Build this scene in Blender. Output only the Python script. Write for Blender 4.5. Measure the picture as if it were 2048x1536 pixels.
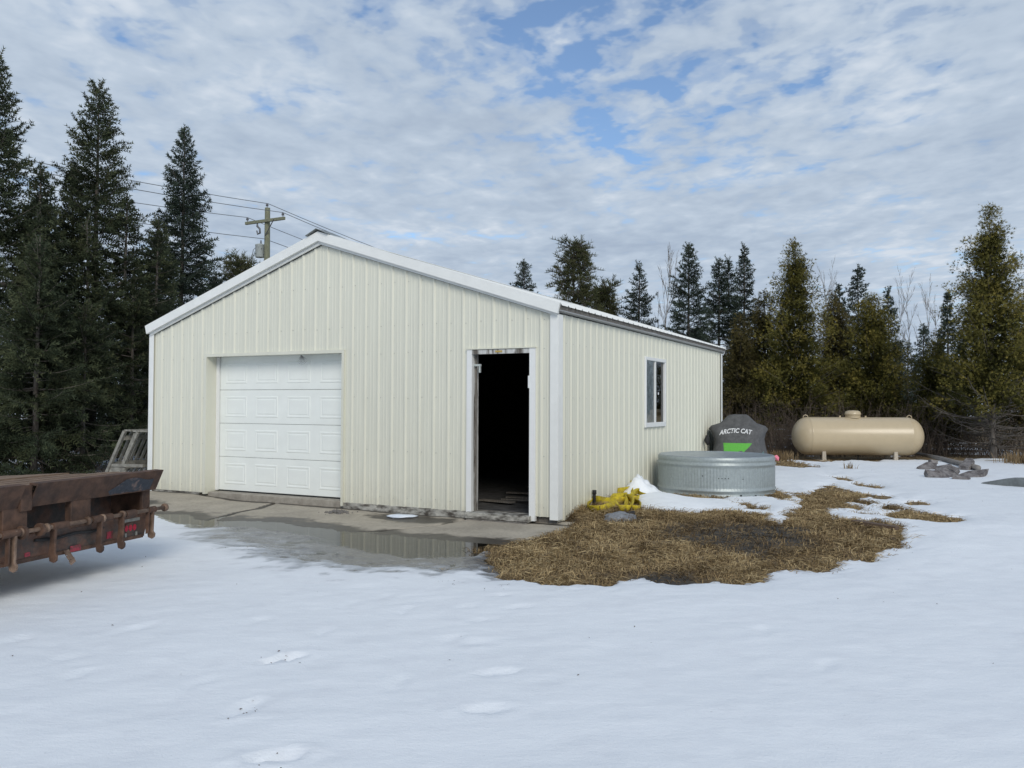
import bpy, math, random
import numpy as np
from mathutils import Vector, Matrix
from mathutils.bvhtree import BVHTree

for o in list(bpy.data.objects): bpy.data.objects.remove(o)
scene = bpy.context.scene
COL = scene.collection
R = math.radians
# ------------------------------------------------------------------ camera
CAM_H, PITCH, ROLL, FPX = 1.418, 0.024, -0.004, 1666.0
cam_d = bpy.data.cameras.new('camera'); cam = bpy.data.objects.new('camera', cam_d); COL.objects.link(cam)
cam.location = (0, 0, CAM_H)
cam.rotation_euler = (Matrix.Rotation(math.pi/2 + PITCH, 4, 'X') @ Matrix.Rotation(-ROLL, 4, 'Z')).to_euler()
cam_d.sensor_width = 36; cam_d.lens = 36*FPX/2048; cam_d.clip_start = .05; cam_d.clip_end = 3000
scene.camera = cam
# ------------------------------------------------------------------ sky
SUN_AZ, SUN_EL = R(170), R(32)          # azimuth clockwise from +Y: behind the camera, a little to the right
world = bpy.data.worlds.new('World'); scene.world = world; world.use_nodes = True
nt = world.node_tree; nt.nodes.clear()
def N(tree, typ, **kw):
    n = tree.nodes.new(typ)
    for k, v in kw.items(): setattr(n, k, v)
    return n
def mathn(tree, op, a, b=None, c=None, clamp=False):
    n = tree.nodes.new('ShaderNodeMath'); n.operation = op; n.use_clamp = clamp
    for i, v in enumerate((a, b, c)):
        if v is None: continue
        if isinstance(v, (int, float)): n.inputs[i].default_value = v
        else: tree.links.new(v, n.inputs[i])
    return n.outputs[0]
def ramp(tree, fac, stops, interp='LINEAR'):
    n = tree.nodes.new('ShaderNodeValToRGB'); n.color_ramp.interpolation = interp
    e = n.color_ramp.elements
    while len(e) < len(stops): e.new(.5)
    for i, (p, c) in enumerate(stops):
        e[i].position = p; e[i].color = (c, c, c, 1) if isinstance(c, (int, float)) else (*c, 1)
    tree.links.new(fac, n.inputs[0]); return n.outputs[0]
def noise(tree, vec, scale, detail=4, rough=.55, dist=0.0, lac=2.0):
    n = tree.nodes.new('ShaderNodeTexNoise'); n.inputs['Scale'].default_value = scale
    n.inputs['Detail'].default_value = detail; n.inputs['Roughness'].default_value = rough
    n.inputs['Distortion'].default_value = dist; n.inputs['Lacunarity'].default_value = lac
    tree.links.new(vec, n.inputs['Vector']); return n.outputs[0]
def mixc(tree, fac, a, b, mode='MIX'):
    n = tree.nodes.new('ShaderNodeMix'); n.data_type = 'RGBA'; n.blend_type = mode
    for sock, v in ((n.inputs[0], fac), (n.inputs[6], a), (n.inputs[7], b)):
        if isinstance(v, (int, float)): sock.default_value = v
        elif isinstance(v, tuple): sock.default_value = (*v, 1)
        else: tree.links.new(v, sock)
    return n.outputs[2]
def build_sky():
    L = nt.links.new
    tc = N(nt, 'ShaderNodeTexCoord'); sep = N(nt, 'ShaderNodeSeparateXYZ'); L(tc.outputs['Generated'], sep.inputs[0])
    x, y, z = sep.outputs
    zz = mathn(nt, 'MAXIMUM', z, 0.0)
    den = mathn(nt, 'ADD', zz, .055)
    px = mathn(nt, 'DIVIDE', x, den); py = mathn(nt, 'DIVIDE', y, den)
    cb = N(nt, 'ShaderNodeCombineXYZ'); L(px, cb.inputs[0]); L(py, cb.inputs[1])
    P = cb.outputs[0]
    def mapping(loc, sc, rot=0):
        m = N(nt, 'ShaderNodeMapping'); m.inputs[1].default_value = loc; m.inputs[2].default_value = (0, 0, rot)
        m.inputs[3].default_value = sc; L(P, m.inputs[0]); return m.outputs[0]
    big = noise(nt, mapping((3.1, 1.7, 0), (1, 1, 1), .3), .55, 3, .5)
    mid = noise(nt, mapping((9.4, 4.2, 0), (1, .85, 1), .5), 2.1, 5, .55, .25)
    cell = noise(nt, mapping((1.4, 7.7, 0), (1.25, .9, 1), .6), 6.5, 3, .5, .3)
    fine = noise(nt, mapping((5.4, 2.7, 0), (1, 1, 1), .6), 16.0, 3, .55, .2)
    # cover: thin where the big field is low
    # a thinner stretch of cloud ahead and to the right (a broad diagonal band over the land there)
    bx = mathn(nt, 'SUBTRACT', px, mathn(nt, 'MULTIPLY_ADD', py, .30, -.42))
    band = mathn(nt, 'POWER', 2.718, mathn(nt, 'MULTIPLY', mathn(nt, 'MULTIPLY', bx, bx), -3.2))
    near = ramp(nt, mathn(nt, 'DIVIDE', py, 5.0), [(.30, 1.0), (.52, .85), (.68, 0.0)])
    band = mathn(nt, 'MULTIPLY', band, near)
    cov = mathn(nt, 'MULTIPLY', mathn(nt, 'SUBTRACT', big, .5), .9)
    cov = mathn(nt, 'MULTIPLY_ADD', mathn(nt, 'SUBTRACT', mid, .5), 1.1, cov)
    cov = mathn(nt, 'MULTIPLY_ADD', mathn(nt, 'SUBTRACT', cell, .5), 1.7, cov)
    cov = mathn(nt, 'MULTIPLY_ADD', mathn(nt, 'SUBTRACT', fine, .5), .6, cov)
    cov = mathn(nt, 'ADD', cov, .70)
    cov = mathn(nt, 'MULTIPLY_ADD', band, -.64, cov)
    fac = ramp(nt, cov, [(.02, .06), (.24, .58), (.44, .92), (.62, 1.0)], 'EASE')
    # cloud brightness: puffs are brighter at their thin rims, greyer where thick
    thick = mathn(nt, 'MULTIPLY_ADD', mathn(nt, 'SUBTRACT', mid, .5), .9, mathn(nt, 'MULTIPLY_ADD', mathn(nt, 'SUBTRACT', cell, .5), -.75, .5))
    thick = mathn(nt, 'MULTIPLY_ADD', mathn(nt, 'SUBTRACT', big, .5), .8, thick)
    thick = mathn(nt, 'MULTIPLY_ADD', mathn(nt, 'SUBTRACT', fine, .5), -.25, thick)
    cloud = ramp(nt, thick, [(.18, (.63, .695, .78)), (.40, (.495, .58, .69)), (.62, (.425, .51, .625)), (.85, (.37, .45, .57))])
    sky = N(nt, 'ShaderNodeTexSky', sky_type='NISHITA'); sky.sun_disc = False
    sky.sun_elevation = SUN_EL; sky.sun_rotation = SUN_AZ; sky.altitude = 200; sky.air_density = 1.0; sky.dust_density = 0.0; sky.ozone_density = 3.5
    b1 = N(nt, 'ShaderNodeBackground'); L(sky.outputs[0], b1.inputs[0]); b1.inputs[1].default_value = .13
    b2 = N(nt, 'ShaderNodeBackground'); L(cloud, b2.inputs[0]); b2.inputs[1].default_value = 1.0
    mx = N(nt, 'ShaderNodeMixShader'); L(fac, mx.inputs[0]); L(b1.outputs[0], mx.inputs[1]); L(b2.outputs[0], mx.inputs[2])
    out = N(nt, 'ShaderNodeOutputWorld'); L(mx.outputs[0], out.inputs[0])
build_sky()
# ------------------------------------------------------------------ sun through thin cloud
sd = bpy.data.lights.new('sun', 'SUN'); sd.energy = 1.7; sd.angle = R(25); sd.color = (1, .94, .84)
so = bpy.data.objects.new('sun', sd); COL.objects.link(so)
sv = Vector((math.sin(SUN_AZ)*math.cos(SUN_EL), math.cos(SUN_AZ)*math.cos(SUN_EL), math.sin(SUN_EL)))
so.rotation_euler = sv.to_track_quat('Z', 'Y').to_euler(); so.location = sv*30
vs = scene.view_settings; vs.view_transform = 'Standard'; vs.look = 'None'; vs.exposure = 0.06; vs.gamma = 1; vs.use_curve_mapping = False

# ================================================================== helpers
rng = np.random.default_rng(7)
def pt(px, py, z):
    """point of the photograph's pixel (2048 wide) on the level z"""
    u, v = px-1024, py-768
    cr, sr = math.cos(ROLL), math.sin(ROLL)
    a, b = u*cr+v*sr, -u*sr+v*cr
    d = (a/FPX, 1, -b/FPX); c, s = math.cos(PITCH), math.sin(PITCH)
    dy, dz = d[1]*c-d[2]*s, d[1]*s+d[2]*c
    k = (z-CAM_H)/dz
    return np.array([d[0]*k, dy*k])
def ptY(px, Y): return (px-1024)/FPX*Y
def mesh_np(name, V, F, mat=None, smooth=False, attrs=None):
    """V (n,3); F list of (m,k) int arrays"""
    me = bpy.data.meshes.new(name)
    V = np.asarray(V, dtype=np.float32); F = [np.asarray(f, dtype=np.int32) for f in (F if isinstance(F, list) else [F])]
    nl = sum(f.size for f in F); nf = sum(len(f) for f in F)
    me.vertices.add(len(V)); me.vertices.foreach_set('co', V.ravel())
    me.loops.add(nl); me.loops.foreach_set('vertex_index', np.concatenate([f.ravel() for f in F]))
    me.polygons.add(nf)
    tot = np.concatenate([np.full(len(f), f.shape[1], np.int32) for f in F]); st = np.concatenate([[0], np.cumsum(tot)[:-1]]).astype(np.int32)
    me.polygons.foreach_set('loop_start', st); me.polygons.foreach_set('loop_total', tot)
    me.polygons.foreach_set('use_smooth', np.full(nf, smooth, bool))
    for k, a in (attrs or {}).items():
        at = me.attributes.new(k, 'FLOAT', 'POINT'); at.data.foreach_set('value', np.asarray(a, np.float32))
    me.update(calc_edges=True); me.validate()
    if mat: me.materials.append(mat)
    return me
def tag(o, label=None, cat=None, group=None, kind=None):
    if label: o['label'] = label
    if cat: o['category'] = cat
    if group: o['group'] = group
    if kind: o['kind'] = kind
    return o
def link(name, me, parent=None, loc=None, rot=None):
    o = bpy.data.objects.new(name, me); COL.objects.link(o)
    if parent: o.parent = parent
    if loc is not None: o.location = loc
    if rot is not None: o.rotation_euler = rot
    return o
def thing(name, label, cat, loc=(0, 0, 0), rz=0, group=None):
    o = link(name, None, None, loc, (0, 0, rz)); o.empty_display_size = .2
    return tag(o, label, cat, group)
class MB:
    def __init__(s): s.v = []; s.f = []
    def add(s, vs, fs):
        n = len(s.v); s.v += [tuple(map(float, p)) for p in vs]; s.f += [tuple(i+n for i in f) for f in fs]; return s
    def box(s, x0, x1, y0, y1, z0, z1):
        return s.add([(x0,y0,z0),(x1,y0,z0),(x1,y1,z0),(x0,y1,z0),(x0,y0,z1),(x1,y0,z1),(x1,y1,z1),(x0,y1,z1)],
                     [(0,3,2,1),(4,5,6,7),(0,1,5,4),(1,2,6,5),(2,3,7,6),(3,0,4,7)])
    def bar(s, a, b, w, h, up=(0, 0, 1)):
        a = Vector(a); b = Vector(b); d = (b-a).normalized(); u = Vector(up); sd_ = d.cross(u).normalized(); u = sd_.cross(d)
        q = [a+sd_*(i*w/2)+u*(j*h/2) for i, j in ((-1,-1),(1,-1),(1,1),(-1,1))] + [b+sd_*(i*w/2)+u*(j*h/2) for i, j in ((-1,-1),(1,-1),(1,1),(-1,1))]
        return s.add(q, [(0,1,2,3),(7,6,5,4),(0,4,5,1),(1,5,6,2),(2,6,7,3),(3,7,4,0)])
    def tube(s, pts, r, n=8, cap=True):
        pts = [Vector(p) for p in pts]; rs = r if hasattr(r, '__len__') else [r]*len(pts)
        rings = []; prev = None
        for i, p in enumerate(pts):
            d = (pts[min(i+1, len(pts)-1)]-pts[max(i-1, 0)]).normalized()
            if prev is None: prev = d.orthogonal()
            a = (prev - d*prev.dot(d)).normalized(); b = d.cross(a); prev = a
            rings.append([p+(a*math.cos(t)+b*math.sin(t))*rs[i] for t in [2*math.pi*k/n for k in range(n)]])
        vs = [q for rg in rings for q in rg]; fs = []
        for i in range(len(pts)-1):
            for k in range(n): fs.append((i*n+k, i*n+(k+1)%n, (i+1)*n+(k+1)%n, (i+1)*n+k))
        if cap: fs.append(tuple(range(n))[::-1]); fs.append(tuple((len(pts)-1)*n+k for k in range(n)))
        return s.add(vs, fs)
    def prism(s, poly, axis, a, b):
        """extrude a 2D polygon between a and b along axis (0,1,2)"""
        def mk(p, t):
            q = list(p); q.insert(axis, t); return tuple(q)
        n = len(poly); vs = [mk(p, a) for p in poly]+[mk(p, b) for p in poly]
        return s.add(vs, [tuple(range(n)), tuple(range(2*n-1, n-1, -1))]+[(i, i+n, (i+1)%n+n, (i+1)%n) for i in range(n)])
    def lathe(s, prof, n=48, axis=2, c=(0, 0, 0), rf=None):
        vs = []
        for (r, h) in prof:
            for k in range(n):
                t = 2*math.pi*k/n; rr = r if rf is None else rf(r, h, k)
                q = [rr*math.cos(t), rr*math.sin(t)]; q.insert(axis, h); vs.append((q[0]+c[0], q[1]+c[1], q[2]+c[2]))
        fs = [(i*n+k, i*n+(k+1)%n, (i+1)*n+(k+1)%n, (i+1)*n+k) for i in range(len(prof)-1) for k in range(n)]
        return s.add(vs, fs)
    def mesh(s, name, mat, smooth=False, bevel=0):
        me = bpy.data.meshes.new(name); me.from_pydata(s.v, [], s.f)
        if smooth: me.polygons.foreach_set('use_smooth', [True]*len(me.polygons))
        me.update()
        import bmesh
        bm = bmesh.new(); bm.from_mesh(me); bmesh.ops.recalc_face_normals(bm, faces=bm.faces)
        if bevel: bmesh.ops.bevel(bm, geom=list(bm.edges), offset=bevel, segments=1, affect='EDGES', clamp_overlap=True)
        bm.to_mesh(me); bm.free()
        if mat: me.materials.append(mat)
        return me
    def build(s, name, mat, parent=None, loc=None, rot=None, smooth=False, bevel=0):
        return link(name, s.mesh(name, mat, smooth, bevel), parent, loc, rot)
# numpy noise
_perm = np.random.default_rng(3).permutation(512)
_perm = np.concatenate([_perm, _perm, _perm]); _grad = np.random.default_rng(4).normal(size=(512, 2)); _grad /= np.linalg.norm(_grad, axis=1)[:, None]
def pnoise(x, y):
    xi = np.floor(x).astype(int); yi = np.floor(y).astype(int); xf = x-xi; yf = y-yi; xi &= 511; yi &= 511
    u = xf**3*(xf*(xf*6-15)+10); v = yf**3*(yf*(yf*6-15)+10)
    def g(i, j, dx, dy):
        h = _grad[_perm[_perm[i & 511]+(j & 511)]]; return h[..., 0]*dx+h[..., 1]*dy
    a = g(xi, yi, xf, yf); b = g(xi+1, yi, xf-1, yf); c = g(xi, yi+1, xf, yf-1); d = g(xi+1, yi+1, xf-1, yf-1)
    return (a*(1-u)+b*u)*(1-v)+(c*(1-u)+d*u)*v
def fbm(x, y, o=4, lac=2.03, gain=.5):
    s = 0; a = 1; f = 1
    for i in range(o): s = s+a*pnoise(x*f+17.3*i, y*f+5.1*i); a *= gain; f *= lac
    return s
def sstep(a, b, x):
    t = np.clip((x-a)/(b-a), 0, 1); return t*t*(3-2*t)
def sdf(poly, X, Y):
    """signed distance, positive outside"""
    P = np.asarray(poly); d = np.full(X.shape, 1e9); ins = np.zeros(X.shape, bool)
    for i in range(len(P)):
        a = P[i]; b = P[(i+1) % len(P)]; e = b-a; wx = X-a[0]; wy = Y-a[1]
        t = np.clip((wx*e[0]+wy*e[1])/(e@e+1e-12), 0, 1); d = np.minimum(d, (wx-e[0]*t)**2+(wy-e[1]*t)**2)
        c = (a[1] > Y) != (b[1] > Y)
        with np.errstate(divide='ignore', invalid='ignore'):
            ins ^= c & (X < (b[0]-a[0])*(Y-a[1])/(b[1]-a[1]+1e-12)+a[0])
    d = np.sqrt(d); return np.where(ins, -d, d)

# ================================================================== materials
def new_mat(name):
    m = bpy.data.materials.new(name); m.use_nodes = True
    t = m.node_tree; b = t.nodes['Principled BSDF']; return m, t, b
def P(name, col, rough=.6, metal=0, var=.12, scale=6, col2=None, thr=(.4, .65), bump=0, bscale=40, spec=.5, coord='Object', stretch=(1, 1, 1), fine=0):
    """painted / plain surface: two colours through noise, small value variation, relief"""
    m, t, b = new_mat(name); L = t.links.new
    tc = N(t, 'ShaderNodeTexCoord'); mp = N(t, 'ShaderNodeMapping'); mp.inputs[3].default_value = stretch; L(tc.outputs[coord], mp.inputs[0]); v = mp.outputs[0]
    c = col
    if col2:
        f = ramp(t, noise(t, v, scale, 6, .6), [(thr[0], 0.0), (thr[1], 1.0)]); c = mixc(t, f, col, col2)
    else: c = mixc(t, 0.0, col, col)
    if var:
        f2 = noise(t, v, scale*2.7+fine, 5, .6)
        c = mixc(t, 1.0, c, ramp(t, f2, [(.25, 1-var), (.75, 1+var)]), 'MULTIPLY')
    L(c, b.inputs['Base Color']); b.inputs['Roughness'].default_value = rough; b.inputs['Metallic'].default_value = metal
    b.inputs['Specular IOR Level'].default_value = spec
    if bump:
        bn = N(t, 'ShaderNodeBump'); bn.inputs['Strength'].default_value = bump; bn.inputs['Distance'].default_value = .01
        L(noise(t, v, bscale, 5, .6), bn.inputs['Height']); L(bn.outputs[0], b.inputs['Normal'])
    return m
M = {}
M['siding'] = P('cream_metal_siding', (.705, .70, .595), .42, 0, .04, 1.2, (.675, .672, .575), (.35, .7), bump=.05, bscale=9, stretch=(3, 3, .35))
def dirty_siding():
    m = M['siding']; t = m.node_tree; b = t.nodes['Principled BSDF']; old = b.inputs['Base Color'].links[0].from_socket
    tc = N(t, 'ShaderNodeTexCoord'); sp_ = N(t, 'ShaderNodeSeparateXYZ'); t.links.new(tc.outputs['Object'], sp_.inputs[0])
    low = ramp(t, mathn(t, 'MULTIPLY_ADD', mathn(t, 'SUBTRACT', noise(t, tc.outputs['Object'], 2.2, 4), .5), .5, sp_.outputs[2]), [(.0, .38), (.12, .18), (.42, 0.0)])
    spl = mathn(t, 'MULTIPLY', low, ramp(t, noise(t, tc.outputs['Object'], 17, 6, .7), [(.35, .35), (.65, 1.0)]))
    t.links.new(mixc(t, spl, old, (.36, .33, .255)), b.inputs['Base Color'])
dirty_siding()
M['white'] = P('white_painted_metal', (.79, .80, .775), .5, 0, .05, 2)
M['door_white'] = P('white_door_paint', (.83, .86, .825), .45, 0, .04, 1.5, bump=.03, bscale=120)
M['vinyl'] = P('white_vinyl', (.79, .80, .79), .4, 0, .03, 4)
M['peel'] = P('peeling_white_wood', (.56, .565, .55), .8, 0, .25, 2.2, (.13, .115, .10), (.50, .60), bump=.3, bscale=60, stretch=(7, 7, .9))
M['oldwood'] = P('weathered_grey_wood', (.20, .185, .165), .85, 0, .3, 9, (.10, .085, .07), (.4, .7), bump=.4, bscale=50, stretch=(4, 4, 1))
M['slat'] = P('weathered_slat_wood', (.27, .26, .225), .85, 0, .25, 9, (.14, .13, .115), (.45, .7), bump=.3, bscale=50)
M['skirt'] = P('rotten_skirt_wood', (.42, .41, .37), .85, 0, .3, 5, (.07, .06, .05), (.42, .6), bump=.5, bscale=40, stretch=(1, 1, 2.5))
M['plank'] = P('brown_deck_plank', (.29, .20, .135), .85, 0, .35, 6, (.11, .07, .048), (.35, .7), bump=.5, bscale=50, stretch=(1, 6, 6))
M['rust'] = P('rusty_steel', (.125, .068, .044), .8, .1, .4, 5, (.048, .031, .025), (.38, .68), bump=.35, bscale=45)
M['rust_pale'] = P('worn_rusty_rod', (.24, .165, .12), .65, .2, .3, 8, (.10, .06, .04), (.4, .65), bump=.25, bscale=60)
M['rust_dark'] = P('dark_painted_steel', (.062, .052, .047), .65, .1, .35, 7, (.12, .065, .045), (.42, .58), bump=.25, bscale=50)
M['blackpaint'] = P('scraped_black_paint', (.035, .042, .055), .5, .1, .3, 14, (.17, .12, .105), (.5, .62), bump=.3, bscale=50)
M['red'] = P('red_reflector', (.42, .02, .045), .35, 0, .3, 30, (.14, .03, .03), (.5, .7))
M['redpaint'] = P('faded_red_tape', (.30, .03, .05), .5, 0, .3, 30, (.09, .035, .03), (.45, .65))
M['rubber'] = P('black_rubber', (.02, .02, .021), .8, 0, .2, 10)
M['inner'] = P('darkened_interior_board', (.035, .03, .026), .9, 0, .3, 4)  # near-black colour stands in for the darkness indoors
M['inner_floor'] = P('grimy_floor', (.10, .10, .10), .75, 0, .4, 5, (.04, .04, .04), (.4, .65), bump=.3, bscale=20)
M['galv'] = P('galvanised_steel', (.36, .405, .41), .42, .3, .07, 26, (.31, .35, .358), (.4, .6), bump=.03, bscale=60)
M['galv_top'] = P('galvanised_sheet', (.37, .41, .43), .36, .3, .07, 10, (.27, .315, .335), (.4, .6), bump=.04, bscale=10)
M['tan'] = P('tan_gloss_paint', (.50, .405, .265), .28, 0, .04, 2, bump=.02, bscale=5)
M['cover'] = P('charcoal_cover_cloth', (.080, .081, .083), .85, 0, .2, 10, (.115, .116, .118), (.4, .7), bump=.4, bscale=14)
M['green'] = P('lime_green_cloth', (.11, .42, .055), .7, 0, .12, 12)
M['teal'] = P('teal_cloth_print', (.18, .40, .40), .7, 0, .1, 16, (.05, .06, .062), (.5, .53))
M['letter'] = P('white_cloth_print', (.72, .73, .74), .7, 0, .05, 12)
M['yellow'] = P('yellow_webbing', (.56, .44, .02), .8, 0, .25, 14, (.30, .22, .04), (.45, .70), bump=.3, bscale=200)
M['pink'] = P('pink_flagging', (.80, .22, .30), .6, 0, .05, 10)
M['stone'] = P('grey_field_stone', (.24, .255, .275), .75, 0, .2, 12, (.15, .155, .165), (.4, .65), bump=.5, bscale=25)
M['slab'] = P('broken_concrete_slab', (.23, .215, .21), .85, 0, .35, 10, (.085, .073, .07), (.4, .65), bump=.6, bscale=30)
M['pole'] = P('weathered_pole_wood', (.22, .23, .155), .85, 0, .2, 5, (.15, .15, .105), (.4, .7), stretch=(6, 6, 1))
M['xfmr'] = P('grey_transformer_paint', (.45, .49, .48), .5, 0, .15, 6, (.12, .12, .11), (.62, .7))
M['wire'] = P('grey_wire', (.16, .17, .18), .6)
M['insul'] = P('dark_insulator', (.10, .105, .12), .3)
M['concrete_sill'] = P('concrete_sill', (.36, .33, .28), .85, 0, .2, 6, (.25, .225, .19), (.4, .7), bump=.3, bscale=30)
M['block'] = P('pale_block', (.45, .40, .33), .9, 0, .15, 9, bump=.3, bscale=30)
M['sticker'] = P('white_sticker', (.8, .8, .8), .5)
M['bark'] = P('grey_bark', (.15, .135, .12), .9, 0, .3, 12, (.075, .062, .052), (.4, .65), bump=.8, bscale=25, stretch=(1, 1, .4))
M['twig'] = P('brown_twig', (.105, .08, .062), .9, 0, .3, 5)
M['palewig'] = P('grey_twig', (.21, .195, .18), .9, 0, .25, 5)
M['ice'] = P('old_ice', (.70, .76, .84), .3, 0, .06, 10)
M['gravelm'] = P('dark_pebbles', (.16, .15, .14), .85, 0, .4, 30)
M['foil'] = P('crinkled_insulation', (.80, .81, .80), .5, 0, .2, 14, (.5, .51, .5), (.4, .6), bump=.8, bscale=18)
def tint_mat(name, dark, mid, light, rough=.75, trans=0.0, scale=1.4):
    m, t, b = new_mat(name); L = t.links.new
    a = N(t, 'ShaderNodeAttribute'); a.attribute_name = 'tint'
    tc = N(t, 'ShaderNodeTexCoord')
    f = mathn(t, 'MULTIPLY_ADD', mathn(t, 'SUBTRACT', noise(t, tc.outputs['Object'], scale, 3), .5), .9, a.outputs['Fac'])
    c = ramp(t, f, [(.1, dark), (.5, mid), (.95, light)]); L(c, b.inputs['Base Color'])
    b.inputs['Roughness'].default_value = rough; b.inputs['Specular IOR Level'].default_value = .25
    return m
M['spruce'] = tint_mat('spruce_needles', (.022, .030, .016), (.044, .058, .030), (.085, .095, .045))
M['spruce_blue'] = tint_mat('dark_spruce_needles', (.020, .030, .022), (.038, .056, .040), (.065, .085, .060))
M['spruce_far'] = tint_mat('far_spruce_needles', (.028, .042, .034), (.05, .07, .055), (.075, .095, .07))
M['cedar'] = tint_mat('olive_cedar_sprays', (.052, .052, .012), (.135, .122, .026), (.25, .20, .046))
M['cedar_brown'] = tint_mat('bronze_cedar_sprays', (.050, .044, .016), (.10, .085, .028), (.17, .135, .045))
M['pine'] = tint_mat('pine_needles', (.035, .045, .018), (.075, .085, .035), (.13, .13, .06))
M['straw'] = tint_mat('dry_straw', (.105, .07, .035), (.31, .22, .108), (.53, .41, .225), .8, scale=2.0)
M['reed'] = tint_mat('tan_reed', (.13, .09, .048), (.24, .17, .092), (.36, .27, .155), .8)
def snow_mat():
    m, t, b = new_mat('old_snow'); L = t.links.new
    a = N(t, 'ShaderNodeAttribute'); a.attribute_name = 'wet'; w = a.outputs['Fac']
    tc = N(t, 'ShaderNodeTexCoord'); v = tc.outputs['Object']
    g = mathn(t, 'MULTIPLY_ADD', mathn(t, 'SUBTRACT', noise(t, v, 3.2, 6, .65), .5), .9, w)
    c = ramp(t, g, [(.0, (.84, .87, .90)), (.25, (.785, .81, .845)), (.5, (.42, .445, .48)), (.85, (.165, .165, .165))])
    dirt = ramp(t, noise(t, v, 34, 2, .5), [(.73, 1.0), (.78, .45)])
    dm = ramp(t, noise(t, v, 1.1, 3, .5), [(.48, 0.0), (.62, 1.0)])
    c = mixc(t, mathn(t, 'MULTIPLY', dm, .7), c, mixc(t, 1.0, c, dirt, 'MULTIPLY'))
    L(c, b.inputs['Base Color'])
    L(ramp(t, g, [(.1, .62), (.5, .38), (.9, .16)]), b.inputs['Roughness'])
    bn = N(t, 'ShaderNodeBump'); bn.inputs['Strength'].default_value = .35; bn.inputs['Distance'].default_value = .02
    mp = N(t, 'ShaderNodeMapping'); mp.inputs[3].default_value = (.6, 1.6, 1); L(v, mp.inputs[0])
    h = mathn(t, 'MULTIPLY_ADD', noise(t, mp.outputs[0], 9, 5, .6), 1.0, mathn(t, 'MULTIPLY', noise(t, v, 75, 4, .7), .55))
    L(h, bn.inputs['Height']); L(bn.outputs[0], b.inputs['Normal']); b.inputs['Specular IOR Level'].default_value = .3
    return m
M['snow'] = snow_mat()
def ground_mat():
    m, t, b = new_mat('thawed_ground'); L = t.links.new
    tc = N(t, 'ShaderNodeTexCoord'); v = tc.outputs['Object']
    a = N(t, 'ShaderNodeAttribute'); a.attribute_name = 'mud'
    f = ramp(t, noise(t, v, 5, 6, .65), [(.35, 0.0), (.65, 1.0)])
    c = mixc(t, f, (.12, .082, .044), (.25, .175, .085))
    c = mixc(t, a.outputs['Fac'], c, mixc(t, ramp(t, noise(t, v, 14, 5, .65), [(.35, 0.0), (.7, 1.0)]), (.035, .033, .03), (.085, .072, .055)))
    L(c, b.inputs['Base Color']); b.inputs['Roughness'].default_value = .85
    bn = N(t, 'ShaderNodeBump'); bn.inputs['Strength'].default_value = .8; bn.inputs['Distance'].default_value = .03
    L(noise(t, v, 30, 5, .7), bn.inputs['Height']); L(bn.outputs[0], b.inputs['Normal']); return m
M['ground'] = ground_mat()
def apron_mat():
    m, t, b = new_mat('worn_concrete'); L = t.links.new
    tc = N(t, 'ShaderNodeTexCoord'); v = tc.outputs['Object']
    a = N(t, 'ShaderNodeAttribute'); a.attribute_name = 'wet'
    c = mixc(t, ramp(t, noise(t, v, 2.5, 6, .6), [(.3, 0.0), (.7, 1.0)]), (.33, .295, .24), (.46, .41, .33))
    c = mixc(t, 1.0, c, ramp(t, noise(t, v, 22, 5, .65), [(.25, .8), (.75, 1.15)]), 'MULTIPLY')
    w = ramp(t, mathn(t, 'MULTIPLY_ADD', mathn(t, 'SUBTRACT', noise(t, v, 4, 5, .6), .5), .8, a.outputs['Fac']), [(.4, 0.0), (.6, 1.0)])
    c = mixc(t, w, c, (.070, .061, .049)); L(c, b.inputs['Base Color'])
    L(ramp(t, w, [(0, .85), (1, .45)]), b.inputs['Roughness'])
    bn = N(t, 'ShaderNodeBump'); bn.inputs['Strength'].default_value = .25; bn.inputs['Distance'].default_value = .01
    L(noise(t, v, 70, 4, .6), bn.inputs['Height']); L(bn.outputs[0], b.inputs['Normal']); return m
M['apron'] = apron_mat()
def water_mat():
    m, t, b = new_mat('puddle_water'); L = t.links.new
    b.inputs['Base Color'].default_value = (.06, .058, .052, 1); b.inputs['Roughness'].default_value = .015; b.inputs['IOR'].default_value = 1.33
    b.inputs['Specular IOR Level'].default_value = .5
    tr = N(t, 'ShaderNodeBsdfTransparent'); tr.inputs[0].default_value = (.72, .70, .64, 1)
    gl = N(t, 'ShaderNodeBsdfGlossy'); gl.inputs['Roughness'].default_value = .012
    fr = N(t, 'ShaderNodeFresnel'); fr.inputs[0].default_value = 1.33
    tc = N(t, 'ShaderNodeTexCoord'); bn = N(t, 'ShaderNodeBump'); bn.inputs['Strength'].default_value = .012; bn.inputs['Distance'].default_value = .01
    L(noise(t, tc.outputs['Object'], 5, 2), bn.inputs['Height']); L(bn.outputs[0], gl.inputs['Normal'])
    mx = N(t, 'ShaderNodeMixShader'); L(fr.outputs[0], mx.inputs[0]); L(tr.outputs[0], mx.inputs[1]); L(gl.outputs[0], mx.inputs[2])
    L(mx.outputs[0], t.nodes['Material Output'].inputs[0]); return m
M['water'] = water_mat()
def glass_mat():
    m, t, b = new_mat('window_glass'); L = t.links.new
    tr = N(t, 'ShaderNodeBsdfTransparent'); tr.inputs[0].default_value = (.8, .84, .84, 1)
    gl = N(t, 'ShaderNodeBsdfGlossy'); gl.inputs['Roughness'].default_value = .02
    fr = N(t, 'ShaderNodeFresnel'); fr.inputs[0].default_value = 1.5
    mx = N(t, 'ShaderNodeMixShader'); L(fr.outputs[0], mx.inputs[0]); L(tr.outputs[0], mx.inputs[1]); L(gl.outputs[0], mx.inputs[2])
    L(mx.outputs[0], t.nodes['Material Output'].inputs[0]); return m
M['glass'] = glass_mat()

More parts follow.
